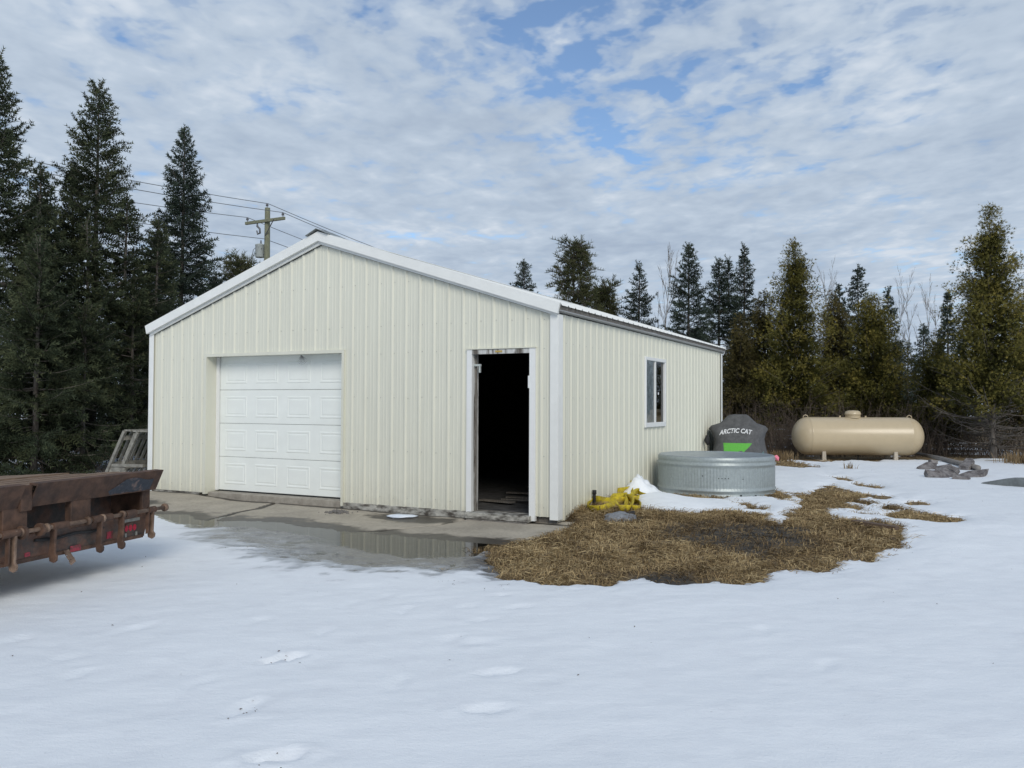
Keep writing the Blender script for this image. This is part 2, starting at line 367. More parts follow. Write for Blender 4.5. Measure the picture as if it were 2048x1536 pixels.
# ================================================================== terrain
BX, BY, TH = .562, 10.44, .472           # near corner of the shed and its turn
BC, BS = math.cos(TH), math.sin(TH)
BW, BL, BE = 7.32, 8.89, 2.56            # width, length, eave height of the siding
def to_uv(X, Y): return (X-BX)*BC-(Y-BY)*BS, (X-BX)*BS+(Y-BY)*BC
def from_uv(u, v): return BX+u*BC+v*BS, BY-u*BS+v*BC
def W(px, py, z=-.1): return pt(px, py, z)
WATER = -.128
POLY_GRASS = [W(*p, -.08) for p in ((1078,1050),(1040,1070),(985,1095),(955,1112),(985,1140),(1010,1152),(1100,1160),(1200,1163),(1262,1152),(1340,1157),(1420,1154),(1490,1162),(1545,1140))] + \
  [W(*p, -.02) for p in ((1640,1122),(1700,1108),(1790,1092),(1812,1070),(1805,1048),(1720,1046),(1668,1040),(1655,1020),(1720,1000),(1770,992),(1700,984),(1670,968),(1635,978),(1605,1004),(1578,1040),(1560,1052),(1538,1034),(1450,1024),(1405,1028),(1340,1034),(1280,1026),(1262,1010),(1296,1000),(1290,985),(1250,975))] + [np.array(from_uv(-.3, 2.2)), np.array(from_uv(-.3, -.1))]
POLY_APRON = [np.array(from_uv(u, v)) for u, v in ((-7.9, .3), (.25, .3), (.30, -.55), (.05, -1.5), (-.5, -2.3), (-1.2, -3.0), (-4.3, -3.1), (-6.1, -2.1), (-7.3, -1.6), (-7.9, -.9))]
POLY_MELT = [W(*p, -.12) for p in ((300,1000),(335,1032),(385,1049),(430,1057),(500,1063),(600,1078),(700,1108),(830,1114),(950,1114),(1040,1090),(1080,1055))] + [np.array(from_uv(-.1, .4)), np.array(from_uv(-7.4, .4)), np.array(from_uv(-8.6, .5))]
POLY_SLUSH = [W(*p, -.13) for p in ((425,1056),(520,1058),(700,1075),(950,1100),(985,1140),(1000,1148),(880,1143),(760,1146),(640,1138),(540,1112),(450,1084))]
POLY_OPEN = [W(*p, -.13) for p in ((470,1048),(560,1056),(640,1072),(700,1090),(790,1104),(880,1112),(975,1112),(1075,1070),(900,1040),(640,1036))]
POLY_SHED = [np.array(from_uv(u, v)) for u, v in ((-BW+.05, .06), (-.06, .06), (-.06, BL-.05), (-BW+.05, BL-.05))]
TANK = (3.30, 13.5, .915)
def melt_spots(X, Y):
    """small thawed spots and the thawed rims round things: positive = melted"""
    s = np.full(X.shape, -9.0)
    for px, py, rx, ry in ((1850,1030,62,11),(1790,1014,26,6),(1720,1002,18,6),(1835,1003,26,5),(1575,932,40,8),(1612,922,38,7),(1735,968,16,4),(1690,958,12,4),(1760,992,30,5),(1640,1000,40,20),
                           (1545,985,30,14),(1395,992,60,8),(1600,905,60,10),(1710,905,130,10),(1690,1013,24,4),(1715,1022,14,4),(1500,1012,14,5),(1905,1033,34,5)):
        c = pt(px, py, .0); ax = abs(pt(px+rx, py, .0)-c)[0]; ay = abs(pt(px, py+ry, .0)-c)[1]
        s = np.maximum(s, (1-np.sqrt(((X-c[0])/ax)**2+((Y-c[1])/ay)**2))*min(ax, ay))
    return s
def G(X, Y):
    X = np.asarray(X, float); Y = np.asarray(Y, float)
    z = -.12+.13*sstep(-.3, 1.7, X)*sstep(7.0, 10.0, Y)+.10*sstep(14, 20, Y)*sstep(0, 6, X)
    z = z+.026*sstep(.35, -.6, sdf(POLY_GRASS, X, Y))*sstep(-.6, .6, X)
    z = z+.012*fbm(X*.9, Y*.9, 3)+.004*fbm(X*5, Y*5, 2)
    far = sstep(24, 60, np.hypot(X, Y)); z = z+far*(.5*fbm(X*.02, Y*.02, 2))
    low = sstep(.15, -.25, np.minimum(sdf(POLY_APRON, X, Y), sdf(POLY_SLUSH, X, Y))); z = z*(1-low)+(-.175)*low
    shed = sstep(.0, -.15, sdf(POLY_SHED, X, Y)); return z*(1-shed)-.2*shed
FOOT = [(572,1322,.9),(492,1424,.35),(556,1518,1.2),(520,1248,.3),(978,1420,1.5),(998,1345,1.4),(962,1285,1.4),(965,1240,1.3),(905,1280,.6),(940,1214,.8),(1000,1190,1.1),(820,1222,.3),(700,1213,.4),(1225,1180,.6),(1140,1178,.8),(870,1180,.5),(770,1196,.4),(1040,1215,1.2),
        (250,1268,.25),(300,1258,.25),(120,1330,.25),(150,1362,.25),(40,1290,.2),(400,1372,.3),(650,1271,.15),(800,1372,.1),(1530,1262,.4),(1655,1330,.5)]
def snow_fields(X, Y):
    g = G(X, Y)
    n1 = fbm(X*2.2, Y*2.2, 4); n2 = fbm(X*8+3, Y*8, 3)
    n3 = fbm(X*26+9, Y*26, 2)
    melt = np.maximum(-np.minimum(sdf(POLY_GRASS, X, Y), np.minimum(sdf(POLY_MELT, X, Y), sdf(POLY_SHED, X, Y)-.05)), melt_spots(X, Y))
    # rim under the overturned tank
    dt = np.hypot(X-TANK[0], Y-TANK[1])-TANK[2]; melt = np.maximum(melt, .10-np.abs(dt+.05)*1.2)
    # patchy cover below and behind the trees
    back = sstep(19.2, 21.5, Y+.12*X)*sstep(130, 60, Y)
    melt = np.maximum(melt, -.45+back*(.62+.75*fbm(X*.55, Y*.55, 3)))
    lb = sstep(-7.6, -8.6, X+.3*(Y-14))*sstep(12, 15, Y)*sstep(130, 60, Y); melt = np.maximum(melt, -.5+lb*(.5+.8*fbm(X*.6+4, Y*.6, 3)))
    s = -melt + .20*n1*np.clip(1-np.abs(melt)/.8, 0, 1)+.11*n2*np.clip(1-np.abs(melt)/.35, 0, 1)+.05*n3*np.clip(1-np.abs(melt)/.2, 0, 1)
    t = np.where(s > 0, .075*(1-np.exp(-np.maximum(s, 0)/.22)), np.maximum(s*.35, -.06))
    deep = sstep(.1, 1.0, s)
    # old wind-worked and trodden relief
    a = .42; xr = X*math.cos(a)+Y*math.sin(a); yr = -X*math.sin(a)+Y*math.cos(a)
    t = t+deep*(.019*fbm(xr*.9, yr*2.6, 4)+.010*fbm(xr*3.2+8, yr*7.5, 3)+.05*fbm(X*.25, Y*.25, 2))
    # drift between tank and shed
    u, v = to_uv(X, Y)
    t = t+(.30+.16*n1+.10*n2+.05*n3)*np.exp(-((u-.14)/.26)**2-((v-2.62)/.40)**2)*sstep(.0, .06, u)+.10*np.exp(-((u-.6)/.55)**2-((v-1.9)/.6)**2)*sstep(-.05, .15, s)
    for i, (px, py, rot) in enumerate(FOOT):
        c = pt(px, py, -.06); k = (X > c[0]-.5) & (X < c[0]+.5) & (Y > c[1]-.5) & (Y < c[1]+.5)
        if not k.any(): continue
        dx = X[k]-c[0]; dy = Y[k]-c[1]; r2 = math.pi/2-rot
        lx = dx*math.cos(r2)+dy*math.sin(r2); ly = -dx*math.sin(r2)+dy*math.cos(r2)
        q = np.sqrt((lx/.135)**2+(ly/(.052+.010*np.sign(lx)))**2)+.22*n2[k]+.12*n3[k]
        dep = (.030 if i in (0, 2) else .016 if i in (1, 4, 5) else .008)
        t[k] += -dep*sstep(1.25, .6, q)+dep*.3*np.exp(-((q-1.35)/.28)**2)*(1+.8*n2[k]) + .01*n3[k]*sstep(1.3, .6, q)
    sl = sdf(POLY_SLUSH, X, Y)+.30*n1+.16*n2; slush = sstep(.30, -.22, sl)
    inside_melt = sdf(POLY_MELT, X, Y)
    z = g+t
    zs = WATER+.004+.012*n1+.008*n2+.022*sstep(-.55, .25, sl)-.045*sstep(.30, -.15, sdf(POLY_OPEN, X, Y)+.15*n1+.12*n2)
    z = np.where(slush > 0, z*(1-slush)+zs*slush, z)
    wet = np.clip(sstep(.75, -.3, sl)*.80+.30*sstep(.20, .0, s)*sstep(-.9, .3, X*0+1)*(X < 3)*sstep(11, 9, Y)+.10*sstep(.1, 0, s), 0, 1)
    wet = np.where(Y > 12, wet*.35, wet)
    wet = np.clip(wet+.42*sstep(.16, .42, fbm(X*3.4+31, Y*6.5, 4))*sstep(1.3, .1, sl)*(X > -3.2), 0, 1)
    return g, z, wet, s
def axis(segs):
    out = [segs[0][0]]
    for a, b, h in segs:
        n = max(1, int(round((b-a)/h))); out += list(np.linspace(a, b, n+1)[1:])
    return np.array(out)
def grow(a, b, n, inv=False):
    t = np.linspace(0, 1, n+1)**2.2; return (a+(b-a)*t)
xa = np.concatenate([-grow(14, 420, 26)[::-1][:-1], axis([(-14, -7, .16), (-7, -4, .065), (-4, 4.5, .038), (4.5, 10.5, .055), (10.5, 16, .14)]), grow(16, 420, 26)[1:]])
ya = np.concatenate([-grow(0, 60, 10)[::-1][:-1], axis([(0, 2.6, .15), (2.6, 7, .034), (7, 13, .038), (13, 20, .07), (20, 30, .18)]), grow(30, 700, 30)[1:]])
def grid_faces(nx, ny):
    i = np.arange((ny-1)*nx).reshape(ny-1, nx)[:, :-1].ravel(); return np.stack([i, i+1, i+nx+1, i+nx], 1)
GX, GY = np.meshgrid(xa, ya); zg, zs_, wet, sdist = snow_fields(GX, GY)
mud_c = [(1480,1075,150,34),(1330,1142,90,16),(1560,1065,70,14),(1250,1045,40,10)]
mud = np.zeros(GX.shape)
for px, py, rx, ry in mud_c:
    c = pt(px, py, -.03); ax = abs(pt(px+rx, py, -.03)-c)[0]; ay = abs(pt(px, py+ry, -.03)-c)[1]
    mud = np.maximum(mud, sstep(1.25, .5, np.sqrt(((GX-c[0])/ax)**2+((GY-c[1])/ay)**2)+.5*fbm(GX*2, GY*2, 3)))
mud = np.maximum(mud, sstep(.2, -.1, sdf(POLY_APRON, GX, GY)))
xs2 = np.unique(np.append(np.arange(0, len(xa), 2), len(xa)-1)); ys2 = np.unique(np.append(np.arange(0, len(ya), 2), len(ya)-1)); sub = np.ix_(ys2, xs2)
ground = link('ground', mesh_np('ground', np.stack([GX[sub].ravel(), GY[sub].ravel(), zg[sub].ravel()], 1), grid_faces(len(xs2), len(ys2)), M['ground'], True, {'mud': mud[sub].ravel()}))
tag(ground, kind='structure')
snow = link('snow', mesh_np('snow', np.stack([GX.ravel(), GY.ravel(), zs_.ravel()], 1), grid_faces(len(xa), len(ya)), M['snow'], True, {'wet': wet.ravel()}))
tag(snow, kind='structure')
# concrete apron
ua = np.arange(-7.95, .31, .03); va = np.arange(-3.2, .24, .03); U, V = np.meshgrid(ua, va); AX, AY = from_uv(U, V)
az = -.083+.031*V+.055*sstep(-5.2, -6.6, U)+.010*fbm(AX*1.1, AY*1.1, 3)+.003*fbm(AX*7, AY*7, 2)
az += -.022*np.exp(-((U+1.9)/.75)**2-((V+.35)/.28)**2)                                        # hollow that holds melt water by the wall
az += .016*np.exp(-((U+.75)/.8)**2-((V+.85)/.38)**2) - .012*np.exp(-((U+6.6)/.8)**2-((V+1.0)/.35)**2)
crack = np.array([to_uv(*W(*p, -.1)) for p in ((405,1049),(440,1037),(480,1027),(515,1022),(545,1014),(580,1008))])
cd = np.full(U.shape, 9.0)
for i in range(len(crack)-1):
    a, b = crack[i], crack[i+1]; e = b-a; t_ = np.clip(((U-a[0])*e[0]+(V-a[1])*e[1])/(e@e), 0, 1)
    cd = np.minimum(cd, np.hypot(U-a[0]-e[0]*t_, V-a[1]-e[1]*t_))
cw = .035+.03*fbm(AX*5, AY*5, 2)
az -= .035*sstep(cw+.02, cw*.3, cd)
cr2 = np.array([to_uv(*W(*p, -.13)) for p in ((690,1070),(760,1066),(860,1058),(960,1040))]); cd2 = np.full(U.shape, 9.0)
for i in range(len(cr2)-1):
    a, b = cr2[i], cr2[i+1]; e = b-a; t_ = np.clip(((U-a[0])*e[0]+(V-a[1])*e[1])/(e@e), 0, 1); cd2 = np.minimum(cd2, np.hypot(U-a[0]-e[0]*t_, V-a[1]-e[1]*t_))
az -= .02*sstep(.05+.03*fbm(AX*5, AY*5, 2), .015, cd2)
edge = sdf(POLY_APRON, AX, AY)+.08*fbm(AX*3, AY*3, 3); az = np.where(edge > 0, az-.12*np.clip(edge*4, 0, 1), az)
awet = np.clip(.62-(az-WATER)/.022*.55, 0, 1)
awet = np.maximum(awet, .8*np.exp(-((U+1.9)/.8)**2-((V+.32)/.25)**2)); awet = np.maximum(awet, .75*np.exp(-((U+6.7)/.75)**2-((V+1.05)/.33)**2)); awet = np.maximum(awet, sstep(.07, .03, cd))
awet = np.maximum(awet, .62*np.exp(-((V+.02)/.07)**2)); awet = np.clip(awet+.16+.22*fbm(AX*.9+3, AY*.9, 3), 0, 1)
apron = link('concrete_apron', mesh_np('concrete_apron', np.stack([AX.ravel(), AY.ravel(), az.ravel()], 1), grid_faces(len(ua), len(va)), M['apron'], True, {'wet': awet.ravel()}))
tag(apron, kind='structure')
wp = [from_uv(u, v) for u, v in ((-7.6, -.3), (-.1, -.15), (.3, -.9), (.6, -2.3), (-.3, -4.3), (-4.4, -4.2), (-6.4, -2.6), (-7.6, -1.3))][::-1]
water = link('puddle', mesh_np('puddle', [(x, y, WATER) for x, y in wp], [np.array([range(8)])], M['water'])); tag(water, kind='structure')

# ================================================================== shed
shed = thing('metal_garage', 'cream ribbed metal garage with white garage door and open dark doorway', 'garage', (BX, BY, 0), -TH)
PITCHR = .229; SW = PITCHR*4
PROF = [(0, .017), (.010, .017), (.028, 0), (.078, 0), (.084, .0035), (.094, .0035), (.100, 0), (.130, 0), (.136, .0035), (.146, .0035), (.152, 0), (.201, 0), (.219, .017)]
def topz(u):                       # top of the gable siding, local x from -BW to 0
    return BE+min(.320*(-u), .337*(BW+u))
def sheet(a, b, lo, top, openings):
    """profile points (s, out) and clipped strips of one siding sheet from s=a to s=b"""
    pts = []
    k = 0
    while True:
        done = False
        for (s, o) in PROF:
            q = a+k*PITCHR+s
            if q > b+1e-6: done = True; break
            pts.append((q, o))
        if done: break
        k += 1
    if pts[-1][0] < b-1e-4: pts.append((b, pts[-1][1] if pts[-1][1] < .01 else .0))
    for (x0, x1, z0, z1) in openings:
        for xx in (x0, x1):
            if a < xx < b:
                j = next(i for i in range(len(pts)) if pts[i][0] > xx)
                f = (xx-pts[j-1][0])/(pts[j][0]-pts[j-1][0]); pts.insert(j, (xx, pts[j-1][1]*(1-f)+pts[j][1]*f))
    quads = []
    for (s0, o0), (s1, o1) in zip(pts, pts[1:]):
        mid = (s0+s1)/2; spans = [(lo, None)]
        for (x0, x1, z0, z1) in openings:
            if x0 < mid < x1:
                spans = ([(lo, z0)] if z0 > lo+.01 else [])+[(z1, None)]
        for za, zb in spans: quads.append((s0, o0, s1, o1, za, zb if zb is not None else top(s0), za, zb if zb is not None else top(s1)))
    return quads
def wall(length, top, place, openings, lo=.0, start=0.0):
    n = int(math.ceil(length/SW-1e-3))
    for i in range(n):
        a = start+i*SW; b = min(start+length, a+SW); mb = MB()
        for (s0, o0, s1, o1, a0, t0, a1, t1) in sheet(a, b, lo, top, openings):
            mb.add([place(s0, o0, a0), place(s1, o1, a1), place(s1, o1, t1), place(s0, o0, t0)], [(0, 1, 2, 3)])
        if mb.v: mb.build('siding_sheet', M['siding'], shed)
GO = (-6.052, -3.354, 2.150); DO = (-1.235, -.345, 2.075); WO = (3.50, 4.56, 1.085, 2.16)
wall(BW, lambda s: topz(s), lambda s, o, z: (s, -o, z), [(GO[0], GO[1], -1, GO[2]), (DO[0]-.045, DO[1]+.045, -1, DO[2]+.04)], start=-BW)
wall(BL, lambda s: BE, lambda s, o, z: (o, s, z), [WO], lo=-.06)
wall(BL, lambda s: BE, lambda s, o, z: (-BW-o, s, z), [], lo=-.06)
wall(BW, lambda s: topz(s), lambda s, o, z: (s, BL+o, z), [], lo=-.06, start=-BW)
# screws
mb = MB()
def screw(c, n):
    c = Vector(c); n = Vector(n); a = n.orthogonal().normalized(); b = n.cross(a); r = .0062
    ring = [c+(a*math.cos(t)+b*math.sin(t))*r for t in [k*math.pi/3 for k in range(6)]]; mb.add(ring+[q+n*.007 for q in ring], [tuple(range(6, 12))]+[(k, (k+1) % 6, (k+1) % 6+6, k+6) for k in range(6)])
for i in range(32):
    u = -BW+i*PITCHR+.048
    for z in (.12, .76, 1.5, 2.12, 2.5, 3.1):
        if z > topz(u)-.1: continue
        if GO[0]-.05 < u < GO[1]+.05 and z < GO[2]+.05: continue
        if DO[0]-.1 < u < DO[1]+.1 and z < DO[2]+.1: continue
        screw((u, -.001, z+random.Random(i*9+int(z*10)).uniform(-.012, .012)), (0, -1, 0))
for i in range(38):
    y = i*PITCHR+.048
    for z in (.12, .76, 1.5, 2.2):
        if WO[0]-.1 < y < WO[1]+.1 and WO[2]-.1 < z < WO[3]+.1: continue
        screw((.001, y, z), (1, 0, 0))
tag(mb.build('screw_heads', P('painted_screw', (.46, .46, .42), .5, .1, 0), shed), kind='stuff')
# corner trims
for (cx, sx) in ((0, 1), (-BW, -1)):
    mb = MB()
    mb.box(min(cx+sx*.030, cx-sx*.078), max(cx+sx*.030, cx-sx*.078), -.034, -.0275, -.03, BE-.015)
    mb.build('corner_trim', M['white'], shed)
    mb = MB(); mb.box(min(cx+sx*.0275, cx+sx*.030), max(cx+sx*.0275, cx+sx*.034), -.0265, .115, -.03, BE-.015); mb.build('corner_trim', M['white'], shed)
    mb = MB(); mb.box(min(cx+sx*.0275, cx+sx*.030), max(cx+sx*.0275, cx+sx*.030), BL-.115, BL+.025, -.03, BE-.015); mb.build('corner_trim', M['white'], shed)
# roof: local eave line at x = +.13 and -BW-.13, top 2.66 there
OVR, OVL, XM = .075, .035, -3.755
RZ, EZ = 3.885, 2.655
def rtop(u): return EZ+(RZ-EZ)*((OVR-u)/(OVR-XM) if u > XM else (u+BW+OVL)/(XM+BW+OVL))
Y0, Y1 = -.105, BL+.12
for side in (1, -1):
    e = OVR if side > 0 else -BW-OVL
    n = int(math.ceil((Y1-Y0)/SW))
    for i in range(n):
        a = Y0+i*SW; b = min(Y1, a+SW); mb = MB(); k = 0; pts = []
        while True:
            stop = False
            for (s, o) in PROF:
                q = a+k*PITCHR+s
                if q > b+1e-6: stop = True; break
                pts.append((q, o))
            if stop: break
            k += 1
        if pts[-1][0] < b-1e-4: pts.append((b, 0))
        e2 = e+side*.03
        for (s0, o0), (s1, o1) in zip(pts, pts[1:]):
            mb.add([(e2, s0, rtop(e2)+o0), (e2, s1, rtop(e2)+o1), (XM, s1, rtop(XM)+o1), (XM, s0, rtop(XM)+o0)], [(0, 1, 2, 3)])
        mb.build('roof_sheet', M['white'], shed)
    mb = MB(); mb.add([(e, Y0+.03, rtop(e)-.006), (e, Y1-.03, rtop(e)-.006), (XM, Y1-.03, rtop(XM)-.006), (XM, Y0+.03, rtop(XM)-.006), (e, Y0+.03, rtop(e)-.055), (e, Y1-.03, rtop(e)-.055), (XM, Y1-.03, rtop(XM)-.055), (XM, Y0+.03, rtop(XM)-.055)],
        [(0,1,2,3),(7,6,5,4),(0,4,5,1),(1,5,6,2),(2,6,7,3),(3,7,4,0)])
    mb.build('roof_deck', M['oldwood'], shed)
    # eave trim: sloping metal face, its grey stands in for shade below the roof edge
    mb = MB(); mb.prism([(e-side*.002, rtop(e)-.057), (e-side*(abs(e if side > 0 else e+BW)-.002), rtop(e)-.068), (e-side*(abs(e if side > 0 else e+BW)-.002), rtop(e)-.082), (e-side*.002, rtop(e)-.070)], 1, Y0+.04, Y1-.04)
    mb.build('eave_trim', P('eave_trim_shade', (.36, .37, .38), .5, 0, .08, 2), shed)
    # rake trims front and back
    for (ya_, yb_) in ((Y0-.006, Y0+.028), (Y1-.028, Y1+.006)):
        ee = e+side*.012
        mb = MB(); mb.prism([(ee-side*.035, rtop(e)-.108), (ee, rtop(e)+.024), (XM, rtop(XM)+.030), (XM, rtop(XM)-.106)], 1, ya_, yb_); mb.build('rake_fascia', M['white'], shed)
    mb = MB(); mb.prism([(e-side*.03, rtop(e)-.104), (e-side*.03, rtop(e)-.085), (XM, rtop(XM)-.085), (XM, rtop(XM)-.104)], 1, Y0+.034, -.034); mb.build('rake_soffit', M['white'], shed)
    mb = MB(); mb.prism([(e-side*.05, rtop(e-side*.05)-.150), (e-side*.05, rtop(e-side*.05)-.107), (XM, rtop(XM)-.107), (XM, rtop(XM)-.150)], 1, -.052, -.0275); mb.build('rake_trim', M['white'], shed)
    mb = MB(); mb.prism([(e-side*.20, rtop(e-side*.20)-.154), (e-side*.20, rtop(e-side*.20)-.112), (XM, rtop(XM)-.112), (XM, rtop(XM)-.154)], 1, -.0262, -.002); mb.build('gap_shade_strip', M['rubber'], shed)  # black strip added behind the trim as shade in the rib gaps
    mb = MB(); mb.prism([(XM, rtop(XM)+.031), (XM+side*.20, rtop(XM+side*.20)+.026), (XM+side*.20, rtop(XM+side*.20)+.021), (XM, rtop(XM)+.026)], 1, Y0+.30, Y1-.02); mb.build('ridge_cap', M['white'], shed)
    mb = MB(); mb.prism([(XM, rtop(XM)+.068), (XM+side*.20, rtop(XM+side*.20)+.046), (XM+side*.20, rtop(XM+side*.20)+.038), (XM, rtop(XM)+.060)], 1, Y0-.05, Y0+.32); mb.build('ridge_end_cap', P('ridge_cap_paint', (.22, .24, .235), .5, 0, .1, 3), shed)
# garage door, set back in its opening
RD = .225
mb = MB(); mb.box(GO[0]-.012, GO[0]+.006, .024, RD+.03, -.02, GO[2]); mb.build('door_jamb', M['siding'], shed)
mb = MB(); mb.box(GO[1]-.006, GO[1]+.012, .024, RD+.03, -.02, GO[2]); mb.build('door_jamb', M['siding'], shed)
mb = MB(); mb.box(GO[0]-.012, GO[1]+.012, .024, RD+.03, GO[2]+.0015, GO[2]+.02); mb.build('door_header', M['siding'], shed)
for (a, b, z0, z1) in ((GO[0]-.04, GO[0]+.008, -.02, GO[2]+.04), (GO[1]-.008, GO[1]+.03, -.05, GO[2]+.04)):
    mb = MB(); mb.box(a, b, -.031, .022, z0, z1); mb.build('opening_trim', M['siding'], shed)
mb = MB(); mb.box(GO[0]+.009, GO[1]-.009, -.031, .022, GO[2]-.008, GO[2]+.04); mb.build('opening_trim', M['siding'], shed)
mb = MB(); mb.box(GO[0]+.007, GO[0]+.055, RD-.045, RD-.012, .03, GO[2]-.002); mb.build('door_stop', M['vinyl'], shed)
gd = [0.032+i*.5305 for i in range(5)]
secw0, secw1 = GO[0]+.02, GO[1]-.007
def raised_panel(w, h):
    a = [(-w/2, -h/2), (w/2, -h/2), (w/2, h/2), (-w/2, h/2)]
    def ring(i, y): return [(x-math.copysign(i, x), y, z-math.copysign(i, z)) for x, z in a]
    vs = ring(0, .001)+ring(.008, -.0055)+ring(.022, -.0055)+ring(.042, -.001)+ring(.062, -.0055)
    fs = [(r*4+k, r*4+(k+1) % 4, (r+1)*4+(k+1) % 4, (r+1)*4+k) for r in range(4) for k in range(4)]+[(16, 17, 18, 19)]
    m = MB(); m.add(vs, fs); return m.mesh('raised_panel', M['door_white'])
rp = raised_panel(.46, .33)
for i in range(4):
    mb = MB(); mb.box(secw0, secw1, RD, RD+.04, gd[i]+.0025, gd[i+1]-.0025)
    s_ = mb.build('door_section', M['door_white'], shed, bevel=.003)
    for c in range(4):
        o = link('raised_panel', rp, s_, (secw0+.375+c*.64, RD, (gd[i]+gd[i+1])/2))
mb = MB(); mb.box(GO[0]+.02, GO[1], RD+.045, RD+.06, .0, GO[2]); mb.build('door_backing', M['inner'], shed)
mb = MB(); mb.box(secw0, secw1, RD+.004, RD+.03, .012, .033); mb.build('weather_strip', M['rubber'], shed)
mb = MB(); mb.box(GO[0]+.01, GO[1]+.005, .03, RD+.2, -.12, .012); mb.build('door_sill', M['concrete_sill'], shed, bevel=.008)
# cobweb left under the header
mb = MB(); rr = random.Random(4)
for k in range(26):
    a = R(-60+k*120/25+rr.uniform(-3, 3)); r0 = rr.uniform(.07, .155)
    p0 = Vector((-4.23, .10, 2.14)); p1 = p0+Vector((math.sin(a)*r0*.85, .03, -math.cos(a)*r0)); mb.tube([p0, (p0+p1)/2+Vector((0, .01, -.006)), p1], [.0022, .0016, .0009], 3, False)
for q in (.05, .085, .115, .14):
    mb.tube([Vector((-4.23, .115, 2.14))+Vector((math.sin(R(a))*q*.85, .01, -math.cos(R(a))*q)) for a in range(-58, 59, 12)], .0012, 3, False)
web = mb.build('cobweb', P('dusty_web', (.28, .28, .28), .9), None, (BX, BY, 0), (0, 0, -TH)); tag(web, 'grey dusty fan of cobweb hanging under the garage door header', 'cobweb')
# open doorway
mb = MB(); mb.box(DO[0]-.052, DO[0]+.026, -.034, .02, -.03, DO[2]+.055); mb.build('door_casing', M['vinyl'], shed)
mb = MB(); mb.box(DO[1]-.022, DO[1]+.060, -.034, .02, -.06, DO[2]+.055); mb.build('door_casing', M['vinyl'], shed)
mb = MB(); mb.box(DO[0]+.0265, DO[1]-.0225, -.030, .02, DO[2]-.005, DO[2]+.052); mb.build('door_casing', M['peel'], shed)
mb = MB(); mb.box(DO[0]-.06, DO[1]+.066, -.045, -.003, DO[2]+.057, DO[2]+.070); mb.build('drip_cap', M['siding'], shed)
mb = MB(); mb.box(DO[0]-.02, DO[0]+.020, .022, .16, -.02, DO[2]); mb.build('door_jamb', M['peel'], shed)
mb = MB(); mb.box(DO[1]-.018, DO[1]+.02, .022, .16, -.02, DO[2]); mb.build('door_jamb', M['peel'], shed)
mb = MB(); mb.box(DO[0]+.024, DO[0]+.045, .06, .075, .0, DO[2]-.02); mb.build('door_stop', M['oldwood'], shed)
mb = MB(); mb.box(DO[0]+.03, DO[0]+.125, .02, .05, 1.915, 1.942); mb.box(DO[0]+.10, DO[0]+.122, .02, .045, 1.83, 1.914); mb.build('closer_bracket', M['xfmr'], shed)
mb = MB(); mb.box(DO[1]-.042, DO[1]-.0225, -.038, .01, 1.62, 1.78); mb.build('strike_plate', M['vinyl'], shed, bevel=.004)
mb = MB(); mb.box(-.86, -.76, -.036, -.0305, DO[2]+.012, DO[2]+.036); mb.build('number_plate', P('brass_plate', (.50, .36, .10), .4, .2, .3, 40), shed)
mb = MB(); mb.box(DO[0]-.03, DO[1]+.01, -.10, .17, -.075, .005); mb.build('threshold', M['skirt'], shed, bevel=.006)
mb = MB(); mb.box(DO[0]-.0, DO[1]-.01, -.13, -.02, -.125, -.078); mb.build('threshold_beam', M['oldwood'], shed, bevel=.006)
lf = MB(); lf.box(0, .04, .0, .86, .02, 2.04); leaf = lf.build('door_leaf', M['peel'], shed, (DO[0]-.10, .20, 0), (0, 0, R(62)))
# skirt boards at the foot of the front wall
def board(name, x0, x1, y0, y1, z0, z1, mat, seed, n=16):
    r_ = random.Random(seed); m = MB(); vs = []; fs = []
    for i in range(n+1):
        x = x0+(x1-x0)*i/n; j = lambda s: r_.uniform(-s, s)
        vs += [(x, y0+j(.006), z0+j(.014)), (x, y1, z0+j(.01)), (x, y1, z1+j(.003)), (x, y0+j(.005), z1+j(.004))]
    for i in range(n):
        for k in range(4): fs.append((i*4+k, i*4+(k+1) % 4, (i+1)*4+(k+1) % 4, (i+1)*4+k))
    fs += [(0, 1, 2, 3), (n*4+3, n*4+2, n*4+1, n*4)]
    m.add(vs, fs); return m.build(name, mat, shed)
board('skirt_board', GO[1]+.035, DO[0]-.06, -.012, .03, -.105, .004, M['skirt'], 1, 26)
board('skirt_board', -BW+.02, GO[0]-.15, .005, .04, -.085, .002, M['skirt'], 2, 12)
mb = MB(); mb.box(-BW+.02, -.02, .05, .25, -.2, .0); mb.build('sill_plate', M['oldwood'], shed)
# window with two sashes
def box_part(name, x0, x1, y0, y1, z0, z1, mat, par, bevel=0): m = MB(); m.box(x0, x1, y0, y1, z0, z1); return m.build(name, mat, par, bevel=bevel)
wn = link('window', None, shed); a0, a1, b0, b1 = 3.455, 4.598, 1.045, 2.2
f = .055
for (y0, y1, z0, z1) in ((a0, a1, b1-f, b1), (a0, a1, b0, b0+f+.02), (a0, a0+f, b0+f+.0205, b1-f-.0005), (a1-f, a1, b0+f+.0205, b1-f-.0005)):
    box_part('frame', -.02, .042, y0, y1, z0, z1, M['vinyl'], wn, .004)
mid = (a0+a1)/2
box_part('meeting_rail', -.01, .030, mid-.024, mid+.024, b0+f+.021, b1-f-.001, M['vinyl'], wn)
for (xx, y0, y1) in ((.008, a0+f, mid-.024), (.002, mid+.024, a1-f)):
    link('pane', mesh_np('pane', [(xx, y0, b0+f+.02), (xx, y1, b0+f+.02), (xx, y1, b1-f), (xx, y0, b1-f)], [np.array([[0, 1, 2, 3]])], M['glass']), wn)
box_part('insulation_sheet', -.012, -.006, a0+f-.02, mid+.0, b0+f, b1-f+.02, M['foil'], wn)
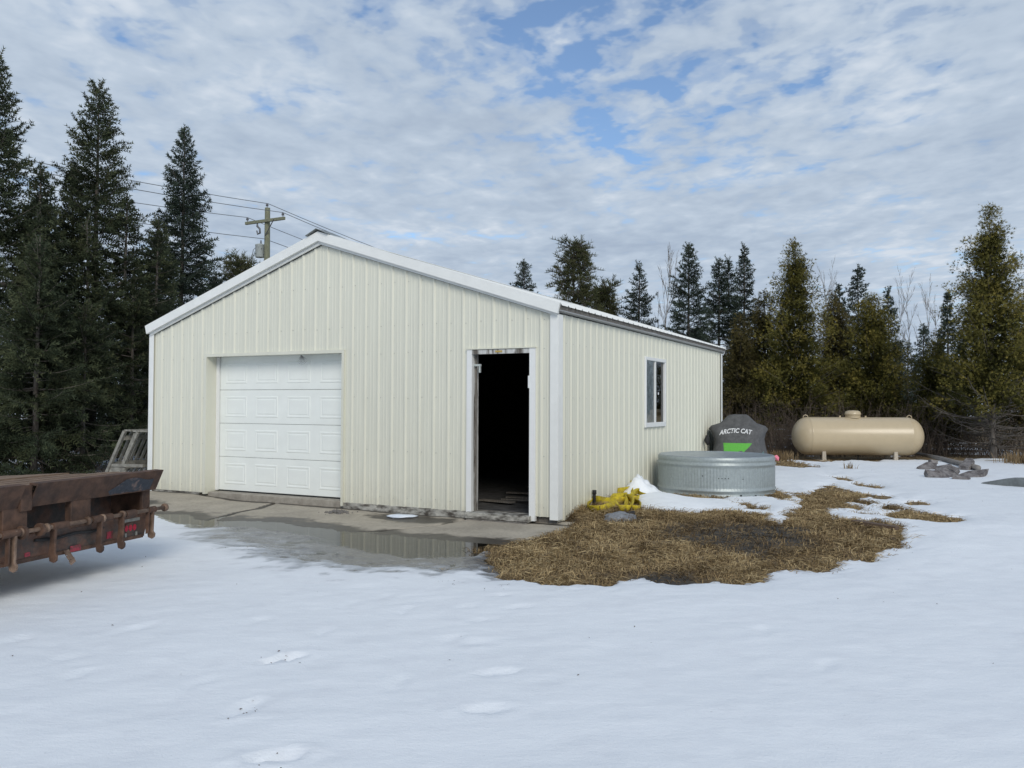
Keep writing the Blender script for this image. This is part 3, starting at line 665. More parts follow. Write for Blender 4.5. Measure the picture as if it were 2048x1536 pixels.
box_part('sticker', .0050, .0062, mid+.20, mid+.255, 1.585, 1.625, M['sticker'], wn)
# inside: floor, near-black liners added to keep the doorway dark, ceiling
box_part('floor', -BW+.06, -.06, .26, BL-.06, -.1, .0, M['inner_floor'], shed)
box_part('added_dark_lining', -BW+.06, GO[0]-.02, .16, .18, 0.001, 2.5, M['inner'], shed)
box_part('added_dark_lining', GO[1]+.02, DO[0]-.03, .17, .19, 0.001, 2.5, M['inner'], shed)
box_part('added_dark_lining', DO[1]+.022, -.06, .17, .19, 0.001, 2.5, M['inner'], shed)
box_part('added_dark_lining', -BW+.06, -.06, .191, .21, 2.17, 2.5, M['inner'], shed)
box_part('added_dark_lining', -BW+.05, -BW+.065, .2, BL-.06, .001, 2.5, M['inner'], shed)
box_part('added_dark_lining', -BW+.06, -.07, BL-.09, BL-.07, .001, 2.5, M['inner'], shed)
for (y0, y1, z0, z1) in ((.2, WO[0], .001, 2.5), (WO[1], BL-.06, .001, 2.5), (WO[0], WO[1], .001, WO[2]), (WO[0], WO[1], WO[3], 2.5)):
    box_part('added_dark_lining', -.065, -.05, y0, y1, z0, z1, M['inner'], shed)
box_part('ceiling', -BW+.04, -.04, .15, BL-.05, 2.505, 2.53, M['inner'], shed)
mb = MB(); rr = random.Random(8)
for k in range(16):
    x = rr.uniform(-1.7, -.2); y = rr.uniform(.9, 3.2); a = rr.uniform(-.5, .5); mb.bar((x-.3*math.cos(a), y-.3*math.sin(a), .03), (x+.3*math.cos(a), y+.3*math.sin(a), .03+rr.uniform(0, .03)), rr.uniform(.03, .12), .02)
tag(mb.build('scattered_boards', M['oldwood'], None, (BX, BY, .0), (0, 0, -TH)), 'loose grey boards scattered on the dark floor inside the doorway', 'boards', kind='stuff')
x, y = from_uv(.035, 1.12)
mb = MB(); mb.tube([(0, 0, -.1), (0, 0, .17), (.0, 0, .19)], .022, 10); mb.tube([(0, 0, .19), (0, 0, .245)], .030, 10)
tag(mb.build('pipe_stub', M['rubber'], None, (x+.03, y, 0), None, True), 'short black pipe stub standing at the foot of the side wall', 'pipe')

# ================================================================== overturned stock tank
tank = thing('stock_tank', 'round galvanised stock tank lying upside down beside the side wall', 'stock tank', (TANK[0], TANK[1], .0))
r0 = TANK[2]
def flute(r, h, k): return r+(.0035*math.cos(k*math.pi/2) if .15 < h < .46 and abs(r-r0) < .012 else 0)
prof = [(r0+.004, .0), (r0+.006, .04), (r0, .05), (r0, .085), (r0+.016, .10), (r0+.016, .118), (r0, .133), (r0, .16), (r0, .19), (r0, .3), (r0, .42), (r0, .44), (r0, .468), (r0+.018, .485), (r0+.018, .508), (r0, .525), (r0, .545), (r0+.006, .555), (r0+.003, .59), (r0-.008, .612)]
mb = MB(); mb.lathe(prof, 480, 2, rf=flute); mb.build('side', M['galv'], tank, smooth=True)
mb = MB(); mb.lathe([(r0-.008, .612), (r0-.018, .622), (r0-.05, .620), (r0-.07, .612), (.5, .616), (.2, .612), (.001, .612)], 96, 2); mb.build('base_sheet', M['galv_top'], tank, smooth=True)
for a, h in ((-118, .025), (-106, .02), (-93, .02), (-80, .03), (-64, .02), (-95, .30), (-98, .30), (-101, .30), (-92, .30), (-116, .33), (-78, .29)):
    m = MB(); w = .028 if h < .1 else .010; hh = .03 if h < .1 else .014; m.box(-w/2, w/2, -.004, .006, 0, hh); t_ = R(a)
    m.build('rim_hole' if h < .1 else 'rivet', M['rubber'], tank, ((r0+.006)*math.cos(t_), (r0+.006)*math.sin(t_), h), (0, 0, t_+math.pi/2))
mb = MB(); mb.add([(0, 0, 0), (.05, .01, .02), (.085, .0, -.02), (.07, -.015, -.075), (.01, .012, -.06), (.03, -.02, -.03)], [(0, 1, 2, 5), (5, 2, 3, 4), (0, 5, 4)])
tag(mb.build('flagging_ribbon', M['pink'], None, (TANK[0]+r0-.01, TANK[1]-.12, .60)), 'scrap of pink flagging ribbon at the rim of the stock tank', 'ribbon')

# ================================================================== covered snowmobile
SNX, SNY = 4.36, 16.25
sled = thing('covered_snowmobile', 'snowmobile under a charcoal cover with lime green panel by the rear corner', 'snowmobile', (SNX, SNY, .0), -.33)
lv = [(.0, .60, -.16, 2.7), (.10, .60, -.14, 2.68), (.25, .575, -.05, 2.62), (.40, .545, .10, 2.5), (.55, .50, .22, 2.35), (.70, .485, .33, 2.0), (.84, .53, .42, 1.5), (.93, .585, .48, 1.2), (.99, .53, .53, 1.1), (1.05, .36, .58, 1.0), (1.12, .28, .62, .93), (1.19, .21, .65, .87), (1.22, .16, .68, .82), (1.225, .06, .72, .78)]
nn = 56; vs = []; fs = []
for (z, hw, fr, bk) in lv:
    cy = (fr+bk)/2; hy = (bk-fr)/2
    for k in range(nn):
        t_ = 2*math.pi*k/nn; c_, s_ = math.cos(t_), math.sin(t_); e_ = .55
        x = hw*math.copysign(abs(c_)**e_, c_); y = cy+hy*math.copysign(abs(s_)**e_, s_)
        wr = .020*float(fbm(np.array(x*5+z*3), np.array(y*4+z*7), 3))+(.012*math.sin(x*17+z*4) if z < .5 else 0)
        vs.append((x*(1+wr*1.0), y-wr*1.2, z+wr*.5))
for i in range(len(lv)-1):
    for k in range(nn): fs.append((i*nn+k, i*nn+(k+1) % nn, (i+1)*nn+(k+1) % nn, (i+1)*nn+k))
fs.append(tuple((len(lv)-1)*nn+k for k in range(nn)))
mb = MB(); mb.add(vs, fs); cover = mb.build('cover', M['cover'], sled, smooth=True)
bvh = BVHTree.FromPolygons([Vector(v) for v in mb.v], [f_ for f_ in mb.f])
def onto(x, z, off=.006):
    h = bvh.ray_cast(Vector((x, -3, z)), Vector((0, 1, 0)))[0]
    return (x, (h.y if h else .5)-off, z)
def patch(name, rows, mat, n=12):
    """rows: (z, xleft, xright)"""
    R_ = []
    zz = np.linspace(rows[0][0], rows[-1][0], 14)
    for z in zz:
        xl = np.interp(z, [r[0] for r in rows], [r[1] for r in rows]); xr = np.interp(z, [r[0] for r in rows], [r[2] for r in rows])
        R_ += [onto(xl+(xr-xl)*k/n, z) for k in range(n+1)]
    m = MB(); m.add(R_, [(i*(n+1)+k, i*(n+1)+k+1, (i+1)*(n+1)+k+1, (i+1)*(n+1)+k) for i in range(13) for k in range(n)]); return m.build(name, mat, cover, smooth=True)
patch('green_panel', [(.12, -.20, -.01), (.30, -.22, .03), (.42, -.23, .08), (.52, -.24, .17), (.60, -.25, .25), (.66, -.26, .29)], M['green'])
patch('printed_panel', [(.08, .30, .545), (.22, .30, .545), (.34, .37, .53), (.44, .45, .51), (.49, .49, .505)], M['teal'])
patch('printed_panel', [(.08, -.56, -.46), (.22, -.55, -.47), (.34, -.535, -.50)], M['teal'])
cu = bpy.data.curves.new('lettering', 'FONT'); cu.body = 'ARCTIC CAT'; cu.size = .135; cu.shear = .22; cu.align_x = 'CENTER'; cu.resolution_u = 3; cu.offset = .0035; cu.space_character = .98
tob = bpy.data.objects.new('lettering_tmp', cu); COL.objects.link(tob)
dg = bpy.context.evaluated_depsgraph_get(); tm = bpy.data.meshes.new_from_object(tob.evaluated_get(dg)); bpy.data.objects.remove(tob)
import bmesh as _bm
b_ = _bm.new(); b_.from_mesh(tm); _bm.ops.triangulate(b_, faces=b_.faces)
for _ in range(3):
    le = [e for e in b_.edges if e.calc_length() > .022]
    if le: _bm.ops.subdivide_edges(b_, edges=le, cuts=1); _bm.ops.triangulate(b_, faces=b_.faces)
b_.to_mesh(tm); b_.free()
ws = [v.co.x for v in tm.vertices]; k_ = .64/(max(ws)-min(ws))
for v in tm.vertices:
    x = v.co.x*k_-.035; z = .862+v.co.y*k_*1.15-.42*x*x
    v.co = onto(x, z, .010)
tm.materials.clear(); tm.materials.append(M['letter'])
link('lettering', tm, cover)
mb = MB(); mb.tube([(-.56, .42, .62), (-.60, .44, .70), (-.585, .45, .80)], [.035, .05, .03], 8); mb.build('mirror', M['rubber'], sled, smooth=True)
for sx in (-1, 1):
    mb = MB(); mb.tube([(sx*.42, -.55, .16), (sx*.42, -.42, .06), (sx*.42, -.1, .025), (sx*.42, .5, .025)], [.03, .06, .07, .06], 8); mb.build('ski', M['rubber'], sled, smooth=True)

# ================================================================== propane tank
pr = thing('propane_tank', 'long tan propane tank with rounded ends and domed lid by the cedars', 'propane tank', (8.28, 20.0, .12), -.06)
rt, hl = .455, 1.525; zc = .56
prof = []
for k in range(13):
    a = math.pi/2*k/12; prof.append((max(.001, rt*math.sin(a)), -hl+.36*(1-math.cos(a))))
prof += [(rt+.004, -hl+.365), (rt, -hl+.38), (rt, 0), (rt, hl-.38), (rt+.004, hl-.365)]
for k in range(12, -1, -1):
    a = math.pi/2*k/12; prof.append((max(.001, rt*math.sin(a)), hl-.36*(1-math.cos(a))))
mb = MB(); mb.lathe([(r, h) for r, h in prof], 64, 0, (0, 0, zc)); mb.build('shell', M['tan'], pr, smooth=True)
mb = MB(); mb.lathe([(.175, zc+rt-.02), (.175, zc+rt+.055), (.188, zc+rt+.06), (.188, zc+rt+.085), (.17, zc+rt+.13), (.12, zc+rt+.158), (.001, zc+rt+.165)], 36, 2, (-.10, 0, 0)); mb.build('dome_lid', M['tan'], pr, smooth=True)
for x in (-.40, .20):
    mb = MB(); mb.tube([(x, 0, zc+rt-.02), (x, 0, zc+rt+.035)], .022, 10); mb.build('fitting', M['tan'], pr)
for x in (-1.21, 1.22):
    mb = MB(); mb.tube([(x-.06, 0, zc+rt-.03), (x-.045, 0, zc+rt+.03), (x, 0, zc+rt+.05), (x+.045, 0, zc+rt+.03), (x+.06, 0, zc+rt-.03)], .011, 8); mb.build('lifting_lug', M['tan'], pr, smooth=True)
for x in (-.86, .80):
    for s_ in (-1, 1):
        mb = MB(); mb.add([(x-.04, s_*.20, zc-rt+.03), (x+.04, s_*.20, zc-rt+.03), (x+.04, s_*.28, zc-rt+.14), (x-.04, s_*.28, zc-rt+.14), (x-.045, s_*.20, -.02), (x+.045, s_*.20, -.02), (x+.045, s_*.30, -.02), (x-.045, s_*.30, -.02)], [(0,1,2,3),(4,5,6,7),(0,1,5,4),(1,2,6,5),(2,3,7,6),(3,0,4,7)]); mb.build('leg', M['block'], pr)
mb = MB(); mb.tube([(0, -.05, zc-rt+.02), (.0, -.05, .02), (-.02, -.05, -.1)], .014, 8); mb.build('gas_pipe', M['rubber'], pr)
for i, x in enumerate((-.86, .80)):
    mb = MB(); mb.box(-.12, .12, -.36, .36, -.10, .09)
    bx_, by_ = 8.28+x*math.cos(-.06), 20.0+x*math.sin(-.06)
    tag(mb.build('support_block', M['block'], None, (bx_, by_, .03), (0, 0, -.06), bevel=.01), 'pale concrete block under the %s leg of the propane tank' % ('left' if i == 0 else 'right'), 'block', 'propane tank blocks')

# ================================================================== rusty equipment trailer
TX, TY = -3.28, 7.65; e1 = Vector((-.28, -.96, 0)).normalized(); nv = Vector((.96, -.28, 0)).normalized()
tr = thing('equipment_trailer', 'rusty flatbed trailer tail with hinge bar, hanging steel tabs and red lights', 'trailer')
tilt = -.058
tr.matrix_world = Matrix.Translation((TX, TY, 0)) @ Matrix(((e1.x, nv.x, 0, 0), (e1.y, nv.y, 0, 0), (0, 0, 1, 0), (0, 0, 0, 1)))
# local: x along the tail from its far corner, y outwards (rear), z up.  mirrored frame (left-handed) is avoided by checking the determinant
if tr.matrix_world.to_3x3().determinant() < 0:
    tr.matrix_world = Matrix.Translation((TX, TY, 0)) @ Matrix(((e1.x, -nv.x, 0, 0), (e1.y, -nv.y, 0, 0), (0, 0, 1, 0), (0, 0, 0, 1))); SY = -1
else: SY = 1
def tm_(pts): return [(p[0], p[1]*SY, p[2]) for p in pts]
def tpart(name, mat, build, smooth=False, bevel=0, par=None):
    m = MB(); build(m); m.v = tm_(m.v); return m.build(name, mat, par or tr, smooth=smooth, bevel=bevel)
WT = 2.5; ZD = .80
def deckz(y): return ZD-.055*(.0-y) if y < 0 else ZD
# deck planks run across the trailer
yy = -.005
k = 0; rr = random.Random(3)
while yy > -4.6:
    w = .185; y0, y1 = yy-w, yy-.008; dz = rr.uniform(-.008, .008); x0 = rr.uniform(.0, .03)
    def f_(m, y0=y0, y1=y1, dz=dz, x0=x0):
        m.add([(x0, y0, deckz(y0)-.05+dz), (WT, y0, deckz(y0)-.05+dz), (WT, y1, deckz(y1)-.05+dz), (x0, y1, deckz(y1)-.05+dz), (x0, y0, deckz(y0)-.005+dz), (WT, y0, deckz(y0)-.005+dz), (WT, y1, deckz(y1)-.005+dz), (x0, y1, deckz(y1)-.005+dz)],
              [(0,3,2,1),(4,5,6,7),(0,1,5,4),(1,2,6,5),(2,3,7,6),(3,0,4,7)])
    tpart('deck_plank', M['plank'], f_); yy -= w; k += 1
# bevelled bumper plates, split by a notch
def bevel_plate(x0, x1):
    def f_(m):
        m.prism([(.085, ZD+.002), (-.002, ZD+.006), (-.002, ZD-.012), (.068, ZD-.016), (-.012, ZD-.172), (.000, ZD-.180)], 0, x0, x1)
    return f_
tpart('bumper_plate', M['rust'], bevel_plate(-.03, 1.36)); tpart('bumper_plate', M['rust'], bevel_plate(1.47, WT+.02))
def f_(m):      # scraped paint on the plate near its far end
    vs = []; q0 = np.array([.0868, ZD-.004]); q1 = np.array([.0018, ZD-.176]); xs = np.linspace(.06, .58, 14)
    for x in xs:
        t0 = .30+.10*math.sin(x*14)+(.35*max(0, (x-.42)/.16)); t1 = .985-.05*abs(math.sin(x*23))-(.4 if x > .56 else 0)
        for t_ in np.linspace(t0, max(t1, t0+.05), 6): p = q0*(1-t_)+q1*t_; vs.append((x, p[0]+.0016, p[1]-.001))
    m.add(vs, [(i*6+k, i*6+k+1, (i+1)*6+k+1, (i+1)*6+k) for i in range(13) for k in range(5)])
tpart('scraped_paint', M['blackpaint'], f_)
# frame: far side rail, uprights, rear crossmember
def f_(m):
    m.add([(-.0, -4.6, deckz(-4.6)-.17), (.05, -4.6, deckz(-4.6)-.17), (.05, -.05, deckz(-.05)-.17), (.0, -.05, deckz(-.05)-.17), (-.0, -4.6, deckz(-4.6)-.05), (.05, -4.6, deckz(-4.6)-.05), (.05, -.05, deckz(-.05)-.052), (.0, -.05, deckz(-.05)-.052)], [(0,3,2,1),(4,5,6,7),(0,1,5,4),(1,2,6,5),(2,3,7,6),(3,0,4,7)])
tpart('side_rail', M['rust'], f_)
tpart('side_rail', M['rust'], lambda m: m.add([(WT-.05, -4.6, deckz(-4.6)-.17), (WT, -4.6, deckz(-4.6)-.17), (WT, -.05, deckz(-.05)-.17), (WT-.05, -.05, deckz(-.05)-.17), (WT-.05, -4.6, deckz(-4.6)-.05), (WT, -4.6, deckz(-4.6)-.05), (WT, -.05, deckz(-.05)-.052), (WT-.05, -.05, deckz(-.05)-.052)], [(0,3,2,1),(4,5,6,7),(0,1,5,4),(1,2,6,5),(2,3,7,6),(3,0,4,7)]))
for (x0, x1, yo) in ((.0, .10, -.03), (.74, .95, .0), (1.38, 1.60, .012), (2.10, 2.30, .0)):
    tpart('upright', M['rust'], lambda m, x0=x0, x1=x1, yo=yo: m.box(x0, x1, -.07, -.004+yo, .40, ZD-.175), bevel=.006)
tpart('notch_plate', M['rust'], lambda m: m.box(1.365, 1.465, -.03, .03, ZD-.2, ZD-.01))
tpart('rear_ledge', M['rust_dark'], lambda m: m.box(.04, WT-.02, -.30, -.01, .385, .41))
def f_(m): m.add([(.10, -.035, .215), (WT, -.035, .215), (WT, -.012, .215), (.10, -.012, .215), (.05, -.035, .40), (WT, -.035, .40), (WT, -.012, .40), (.05, -.012, .40)], [(0,3,2,1),(4,5,6,7),(0,1,5,4),(1,2,6,5),(2,3,7,6),(3,0,4,7)])
tpart('rear_plate', M['rust_dark'], f_)
tpart('inner_crossmember', M['rust_dark'], lambda m: m.box(.032, WT-.06, -.50, -.44, .30, ZD-.10))
tpart('end_plate', M['rust'], lambda m: m.box(.0, .03, -.52, -.075, .385, ZD-.06))
tpart('lower_lip', M['rust'], lambda m: m.box(.12, WT, -.05, -.004, .205, .235))
# hinge bar with sleeves
HZ, HY = .452, .058
def bar_seg(a, b, r): return lambda m: m.tube([(a, HY, HZ), (b, HY, HZ)], r, 14)
tpart('hinge_bar', M['rust_pale'], bar_seg(-.085, WT, .017), True)
for (a, b) in ((.05, .135), (.30, .42), (.58, .66), (.70, .80), (1.05, 1.20), (1.50, 1.66), (2.1, 2.25)):
    tpart('hinge_sleeve', M['rust'], bar_seg(a, b, .029))
for a in (-.095, .44, .67, .83, 1.24, 1.47, 1.70):
    tpart('collar', M['rust_pale'], bar_seg(a, a+.022, .034 if a > 0 else .036), True)
for (a, r) in ((1.30, .05), (1.46, .052)):
    tpart('eye_plate', M['rust'], lambda m, a=a, r=r: m.tube([(a, HY, HZ-.005), (a+.025, HY, HZ-.005)], r, 12))
# tabs that hang from the bar
for i, (x, ln, mat) in enumerate(((.085, .25, 'rust_pale'), (.455, .285, 'rust'), (.70, .275, 'rust'), (1.18, .27, 'rust'), (1.545, .275, 'rust_pale'), (2.0, .27, 'rust'))):
    def f_(m, x=x, ln=ln, i=i):
        t0 = x; ye = HY-.005
        prof_ = [(-.030, .02), (.030, .02), (.024, -.10), (.020, -ln*.78), (.040, -ln*.86), (.036, -ln*.97), (.012, -ln-.012), (-.028, -ln), (-.038, -ln*.82), (-.026, -.10)]
        m.prism([(ye+a, HZ+b) for a, b in prof_], 0, t0-.011, t0+.011)
    tpart('hanging_tab', M[mat], f_, bevel=.003)
    if i in (0, 4):
        tpart('hanging_tab', M['rust'], lambda m, x=x, ln=ln: m.prism([(HY-.02, HZ), (HY+.015, HZ), (HY+.01, HZ-ln*.8), (HY-.02, HZ-ln*.85)], 0, x+.045, x+.058))
def f_(m):
    pts = [(1.00, -.002, .235), (1.00, .025, .20), (.99, .045, .165), (.975, .05, .13)]
    for a, b in zip(pts, pts[1:]): m.bar(a, b, .008, .055, (1, 0, 0))
tpart('bent_hook', M['rust_pale'], f_)
# lights and reflective tape on the rear plate
def oval(m, x, z, a, b, y0, y1, n=18):
    m.prism([(x+a*math.cos(t_), z+b*math.sin(t_)) for t_ in [2*math.pi*k/n for k in range(n)]], 1, y0, y1)
lamp = tpart('tail_lamp', M['rust_dark'], lambda m: oval(m, .285, .312, .085, .042, -.011, -.003))
for x in (.235, .285, .335): tpart('red_lens', M['red'], lambda m, x=x: oval(m, x, .312, .020, .028, -.004, .002, 10), par=lamp)
tpart('grey_strip', M['slat'], lambda m: m.box(.16, .42, -.0115, -.008, .365, .392))
for (x, z, w, h) in ((.52, .285, .07, .06), (.90, .235, .11, .048), (1.36, .262, .05, .03), (1.72, .26, .06, .045), (.62, .31, .025, .03)):
    tpart('reflective_tape', M['redpaint'], lambda m, x=x, z=z, w=w, h=h: m.box(x-w/2, x+w/2, -.0025 if z < .24 else -.0110, -.0015 if z < .24 else -.0085, z-h/2, z+h/2))
for (x, z) in ((.20, .25), (.33, .25)): tpart('worn_patch', M['slat'], lambda m, x=x, z=z: m.box(x-.012, x+.012, -.0115, -.0095, z-.02, z+.02))
tpart('wiring_loom', M['rubber'], lambda m: m.tube([(.60, -.005, .36), (.72, .0, .345), (.9, -.004, .36), (1.1, .0, .345), (1.3, -.004, .36)], .012, 8), True)
# running gear (mostly outside the picture)
for y in (-2.6, -3.45):
    for x in (.14, WT-.14):
        wh = tpart('wheel', M['rubber'], lambda m, x=x, y=y: m.lathe([(.12, -.09), (.20, -.10), (.28, -.095), (.305, -.06), (.305, .06), (.28, .095), (.20, .10), (.12, .09)], 28, 0, (x, y, .305-.10)), True)
        tpart('rim', M['rust_pale'], lambda m, x=x, y=y: m.lathe([(.001, -.03), (.06, -.05), (.15, -.04), (.19, -.09), (.19, .09), (.15, .04), (.001, .03)], 20, 0, (x, y, .205)), True, par=wh)
    tpart('axle', M['rust_dark'], lambda m, y=y: m.tube([(.14, y, .205), (WT-.14, y, .205)], .04, 10))
tpart('tongue', M['rust'], lambda m: m.bar((WT/2, -4.4, deckz(-4.4)-.16), (WT/2, -6.0, deckz(-5.9)-.16), .1, .12))

# ================================================================== slatted crate behind the left corner
cr = thing('slatted_crate', 'weathered grey slatted wooden crate leaning at the left rear of the garage', 'crate', (BX, BY, 0), -TH)
U0 = -BW-1.10; V0 = .35; V1 = 2.3; ZT = .93
def cpart(name, a, b, w, h, mat='slat', up=(0, 0, 1)): m = MB(); m.bar(a, b, w, h, up); return m.build(name, M[mat], cr)
def lean(z): return U0-(ZT-z)*.58
cpart('top_board', (U0+.08, V0, ZT), (U0+.08, V1, ZT), .16, .03); cpart('top_board', (U0+.28, V0+.02, ZT-.01), (U0+.28, V1, ZT-.01), .17, .03); cpart('top_board', (U0+.49, V0, ZT-.005), (U0+.49, V1, ZT-.005), .17, .03)
cpart('end_post', (lean(-.1), V0, -.1), (lean(ZT)+.02, V0, ZT-.015), .05, .06)
cpart('end_post', (lean(-.1)+.3, V0+.03, -.1), (lean(ZT)+.32, V0+.03, ZT-.03), .04, .05)
cpart('rail', (lean(.30)+.03, V0+.02, .30), (lean(.30)+.03, V1, .30), .05, .14); cpart('rail', (lean(.80)+.05, V0+.02, .80), (lean(.80)+.05, V1, .80), .04, .08)
cpart('end_rail', (lean(.30)+.03, V0+.01, .31), (U0+.5, V0+.01, .33), .04, .05); cpart('end_board', (lean(.2)+.03, V0+.02, .22), (lean(.2)+.45, V0+.02, .22), .03, .12)
cpart('brace', (lean(.32)+.25, V0+.05, .32), (U0+.22, V0+.05, ZT-.05), .03, .04)
for i in range(17):
    v = V0+.16+i*.112
    cpart('slat', (lean(-.1)-.005, v, -.1), (lean(ZT)-.0, v, ZT-.02), .05, .022)
    if i % 2 == 0: cpart('back_slat', (U0+.57, v, -.1), (U0+.57, v, ZT-.02), .06, .02)
m = MB(); m.bar((lean(.1)+.35, V0+.9, .25), (U0+.45, V1, .3), .5, .5); m.build('crate_darkness', M['rubber'], cr)  # black block added as the darkness behind the slats

# ================================================================== utility pole
PX, PY = -10.06, 34.0
up_ = thing('utility_pole', 'weathered wooden utility pole with crossarm and grey transformer behind the garage roof', 'utility pole', (PX, PY, 0))
mb = MB(); mb.tube([(0, 0, -.5), (0, 0, 4.5), (0, 0, 9.42)], [.165, .14, .105], 14); mb.build('post', M['pole'], up_, smooth=False)
ad = Vector((.88, -.475, 0)); fd = Vector((-.475, -.88, 0))
c = Vector((0, 0, 8.86))+fd*.14
mb = MB(); mb.bar(c-ad*1.08, c+ad*1.08, .09, .12); mb.build('crossarm', M['pole'], up_, bevel=.006)
mb = MB(); mb.bar(c+ad*.55+fd*.06, Vector((0, 0, 8.25))+fd*.12, .008, .04, (1, 0, 0)); mb.build('brace', M['insul'], up_)
ins = MB(); ins.lathe([(.012, 0), (.012, .06), (.055, .065), (.06, .09), (.03, .10), (.055, .11), (.055, .135), (.025, .15), (.035, .165), (.001, .175)], 12, 2); im = ins.mesh('insulator', M['insul'], True)
for p in (c-ad*.98+Vector((0, 0, .06)), c+ad*.98+Vector((0, 0, .06)), Vector((0.02, 0, 9.42))+fd*.05): link('insulator', im, up_, p)
tc_ = Vector((0, 0, 7.38))-ad*.32+fd*.08
mb = MB(); mb.lathe([(.001, 0), (.17, .01), (.185, .03), (.185, .50), (.195, .51), (.195, .54), (.12, .57), (.001, .575)], 24, 2, tc_); xf = mb.build('transformer', M['xfmr'], up_, smooth=True)
mb = MB(); mb.tube([tc_+Vector((.04, 0, .56)), tc_+Vector((.04, 0, .72))], [.04, .025], 8); mb.build('bushing', M['insul'], xf)
mb = MB(); mb.bar(tc_+Vector((0, 0, .36)), Vector((0, 0, 7.74)), .06, .08); mb.bar(tc_+Vector((0, 0, .12)), Vector((0, 0, 7.50)), .06, .08); mb.build('bracket', M['insul'], xf)
mb = MB(); ct = c-ad*.42+Vector((0, 0, -.06)); mb.tube([ct, ct+Vector((0, 0, -.12)), ct+Vector((.1, 0, -.22)), ct+Vector((.12, -.02, -.4)), ct+Vector((.02, 0, -.45)), ct+Vector((-.02, 0, -.3))], [.03, .045, .04, .045, .035, .03], 8); mb.build('fuse_cutout', M['insul'], up_)
mb = MB(); mb.tube([tc_+Vector((-.1, 0, .5)), tc_+Vector((-.3, .1, .35)), tc_+Vector((-.42, .2, -.1)), tc_+Vector((-.4, .3, -.8)), tc_+Vector((-.2, .3, -1.6))], .012, 5); mb.build('lead', M['wire'], up_)
wd = Vector((.475, .88, 0))
for i, (p, sg, lab) in enumerate(((c-ad*.98+Vector((0, 0, .24)), 1.3, 'overhead wire on the left end of the pole crossarm'), (c+ad*.98+Vector((0, 0, .24)), 1.25, 'overhead wire on the right end of the pole crossarm'), (Vector((.02, 0, 9.6)), 1.2, 'overhead wire over the very top of the utility pole'), (Vector((0, 0, 8.12))+fd*.15, 1.1, 'lowest overhead wire just above the pole transformer'))):
    base = Vector((PX, PY, 0))+p; pts = []
    for k in range(-24, 25):
        s_ = k/24.; d = 46*s_; q = abs(s_)
        pts.append(base+wd*d+Vector((0, 0, -4*sg*q*(1-q))) )
    mb = MB(); mb.tube(pts, .013, 5); tag(mb.build('overhead_wire', M['wire'], None), lab, 'wire')

# ================================================================== small things on the ground
def gz(x, y): return float(G(np.array([x]), np.array([y]))[0])
def ribbon(pts, w, name='x', twist=None, sub=6):
    P_ = np.array(pts, float); n = len(P_); out = []
    for i in range(n-1):
        p0, p1, p2, p3 = P_[max(i-1, 0)], P_[i], P_[i+1], P_[min(i+2, n-1)]
        for k in range(sub):
            t_ = k/sub; out.append(.5*((2*p1)+(-p0+p2)*t_+(2*p0-5*p1+4*p2-p3)*t_*t_+(-p0+3*p1-3*p2+p3)*t_**3))
    out.append(P_[-1]); return out
strap = thing('tow_strap', 'crumpled heap of yellow tow strap at the foot of the side wall', 'strap', (0, 0, 0))
def strap_loop(name, px_pts, width, seed):
    """px_pts: (pixel x, pixel y of the lower edge, height above ground); depth follows from the ground point"""
    r_ = random.Random(seed); path = []
    for (px_, py_, h) in px_pts:
        q = pt(px_, py_, -.02); path.append((q[0], q[1], gz(q[0], q[1])+.03+h))
    path = ribbon(path, width); m = MB(); vs = []
    for i, p in enumerate(path):
        a = Vector(path[min(i+1, len(path)-1)])-Vector(path[max(i-1, 0)]); a.normalize(); u_ = Vector((0, 0, 1)); tl = .65*math.sin(i*.33+seed)
        u_ = (u_+a.cross(u_)*tl).normalized(); vs += [Vector(p)-u_*width*.1, Vector(p)+u_*width*.5+a.cross(u_)*.012*math.sin(i*.7), Vector(p)+u_*width*1.15]
    fs = [(i*3+k, i*3+k+1, i*3+k+4, i*3+k+3) for i in range(len(path)-1) for k in range(2)]
    m.add(vs, fs); o = m.build(name, M['yellow'], strap, smooth=True)
    md = o.modifiers.new('thick', 'SOLIDIFY'); md.thickness = .006; md.offset = 0
    return o
strap_loop('webbing', [(1246,1020,.01),(1216,1031,.0),(1188,1030,.0),(1177,1022,.01),(1186,1016,.03),(1212,1020,.03),(1240,1021,.03),(1262,1014,.02)], .085, 1)
strap_loop('webbing', [(1218,1019,.05),(1236,1016,.05),(1254,1016,.06),(1262,1022,.02),(1248,1034,.0),(1240,1030,.04)], .085, 2)
strap_loop('webbing', [(1252,1018,.05),(1249,1028,.02),(1257,1034,.0),(1264,1024,.05),(1258,1016,.05),(1270,1018,.03),(1284,1024,.02),(1276,1033,.0),(1262,1032,.03)], .085, 3)
strap_loop('webbing', [(1262,996,.05),(1240,1001,.02),(1232,996,.05),(1240,988,.07),(1256,994,.05),(1268,990,.05),(1266,984,.05),(1260,992,.08)], .10, 4)
strap_loop('webbing', [(1262,1000,.06),(1272,1004,.02),(1284,1008,.01),(1268,1014,.04),(1276,1002,.06),(1292,1004,.02),(1303,1010,.005)], .07, 5)
q = pt(1262, 1042, -.03); mb = MB(); mb.tube([(q[0]-.05, q[1], gz(*q)+.03), (q[0]+.06, q[1]+.02, gz(*q)+.05)], .03, 8); mb.build('hook', M['rubber'], strap)
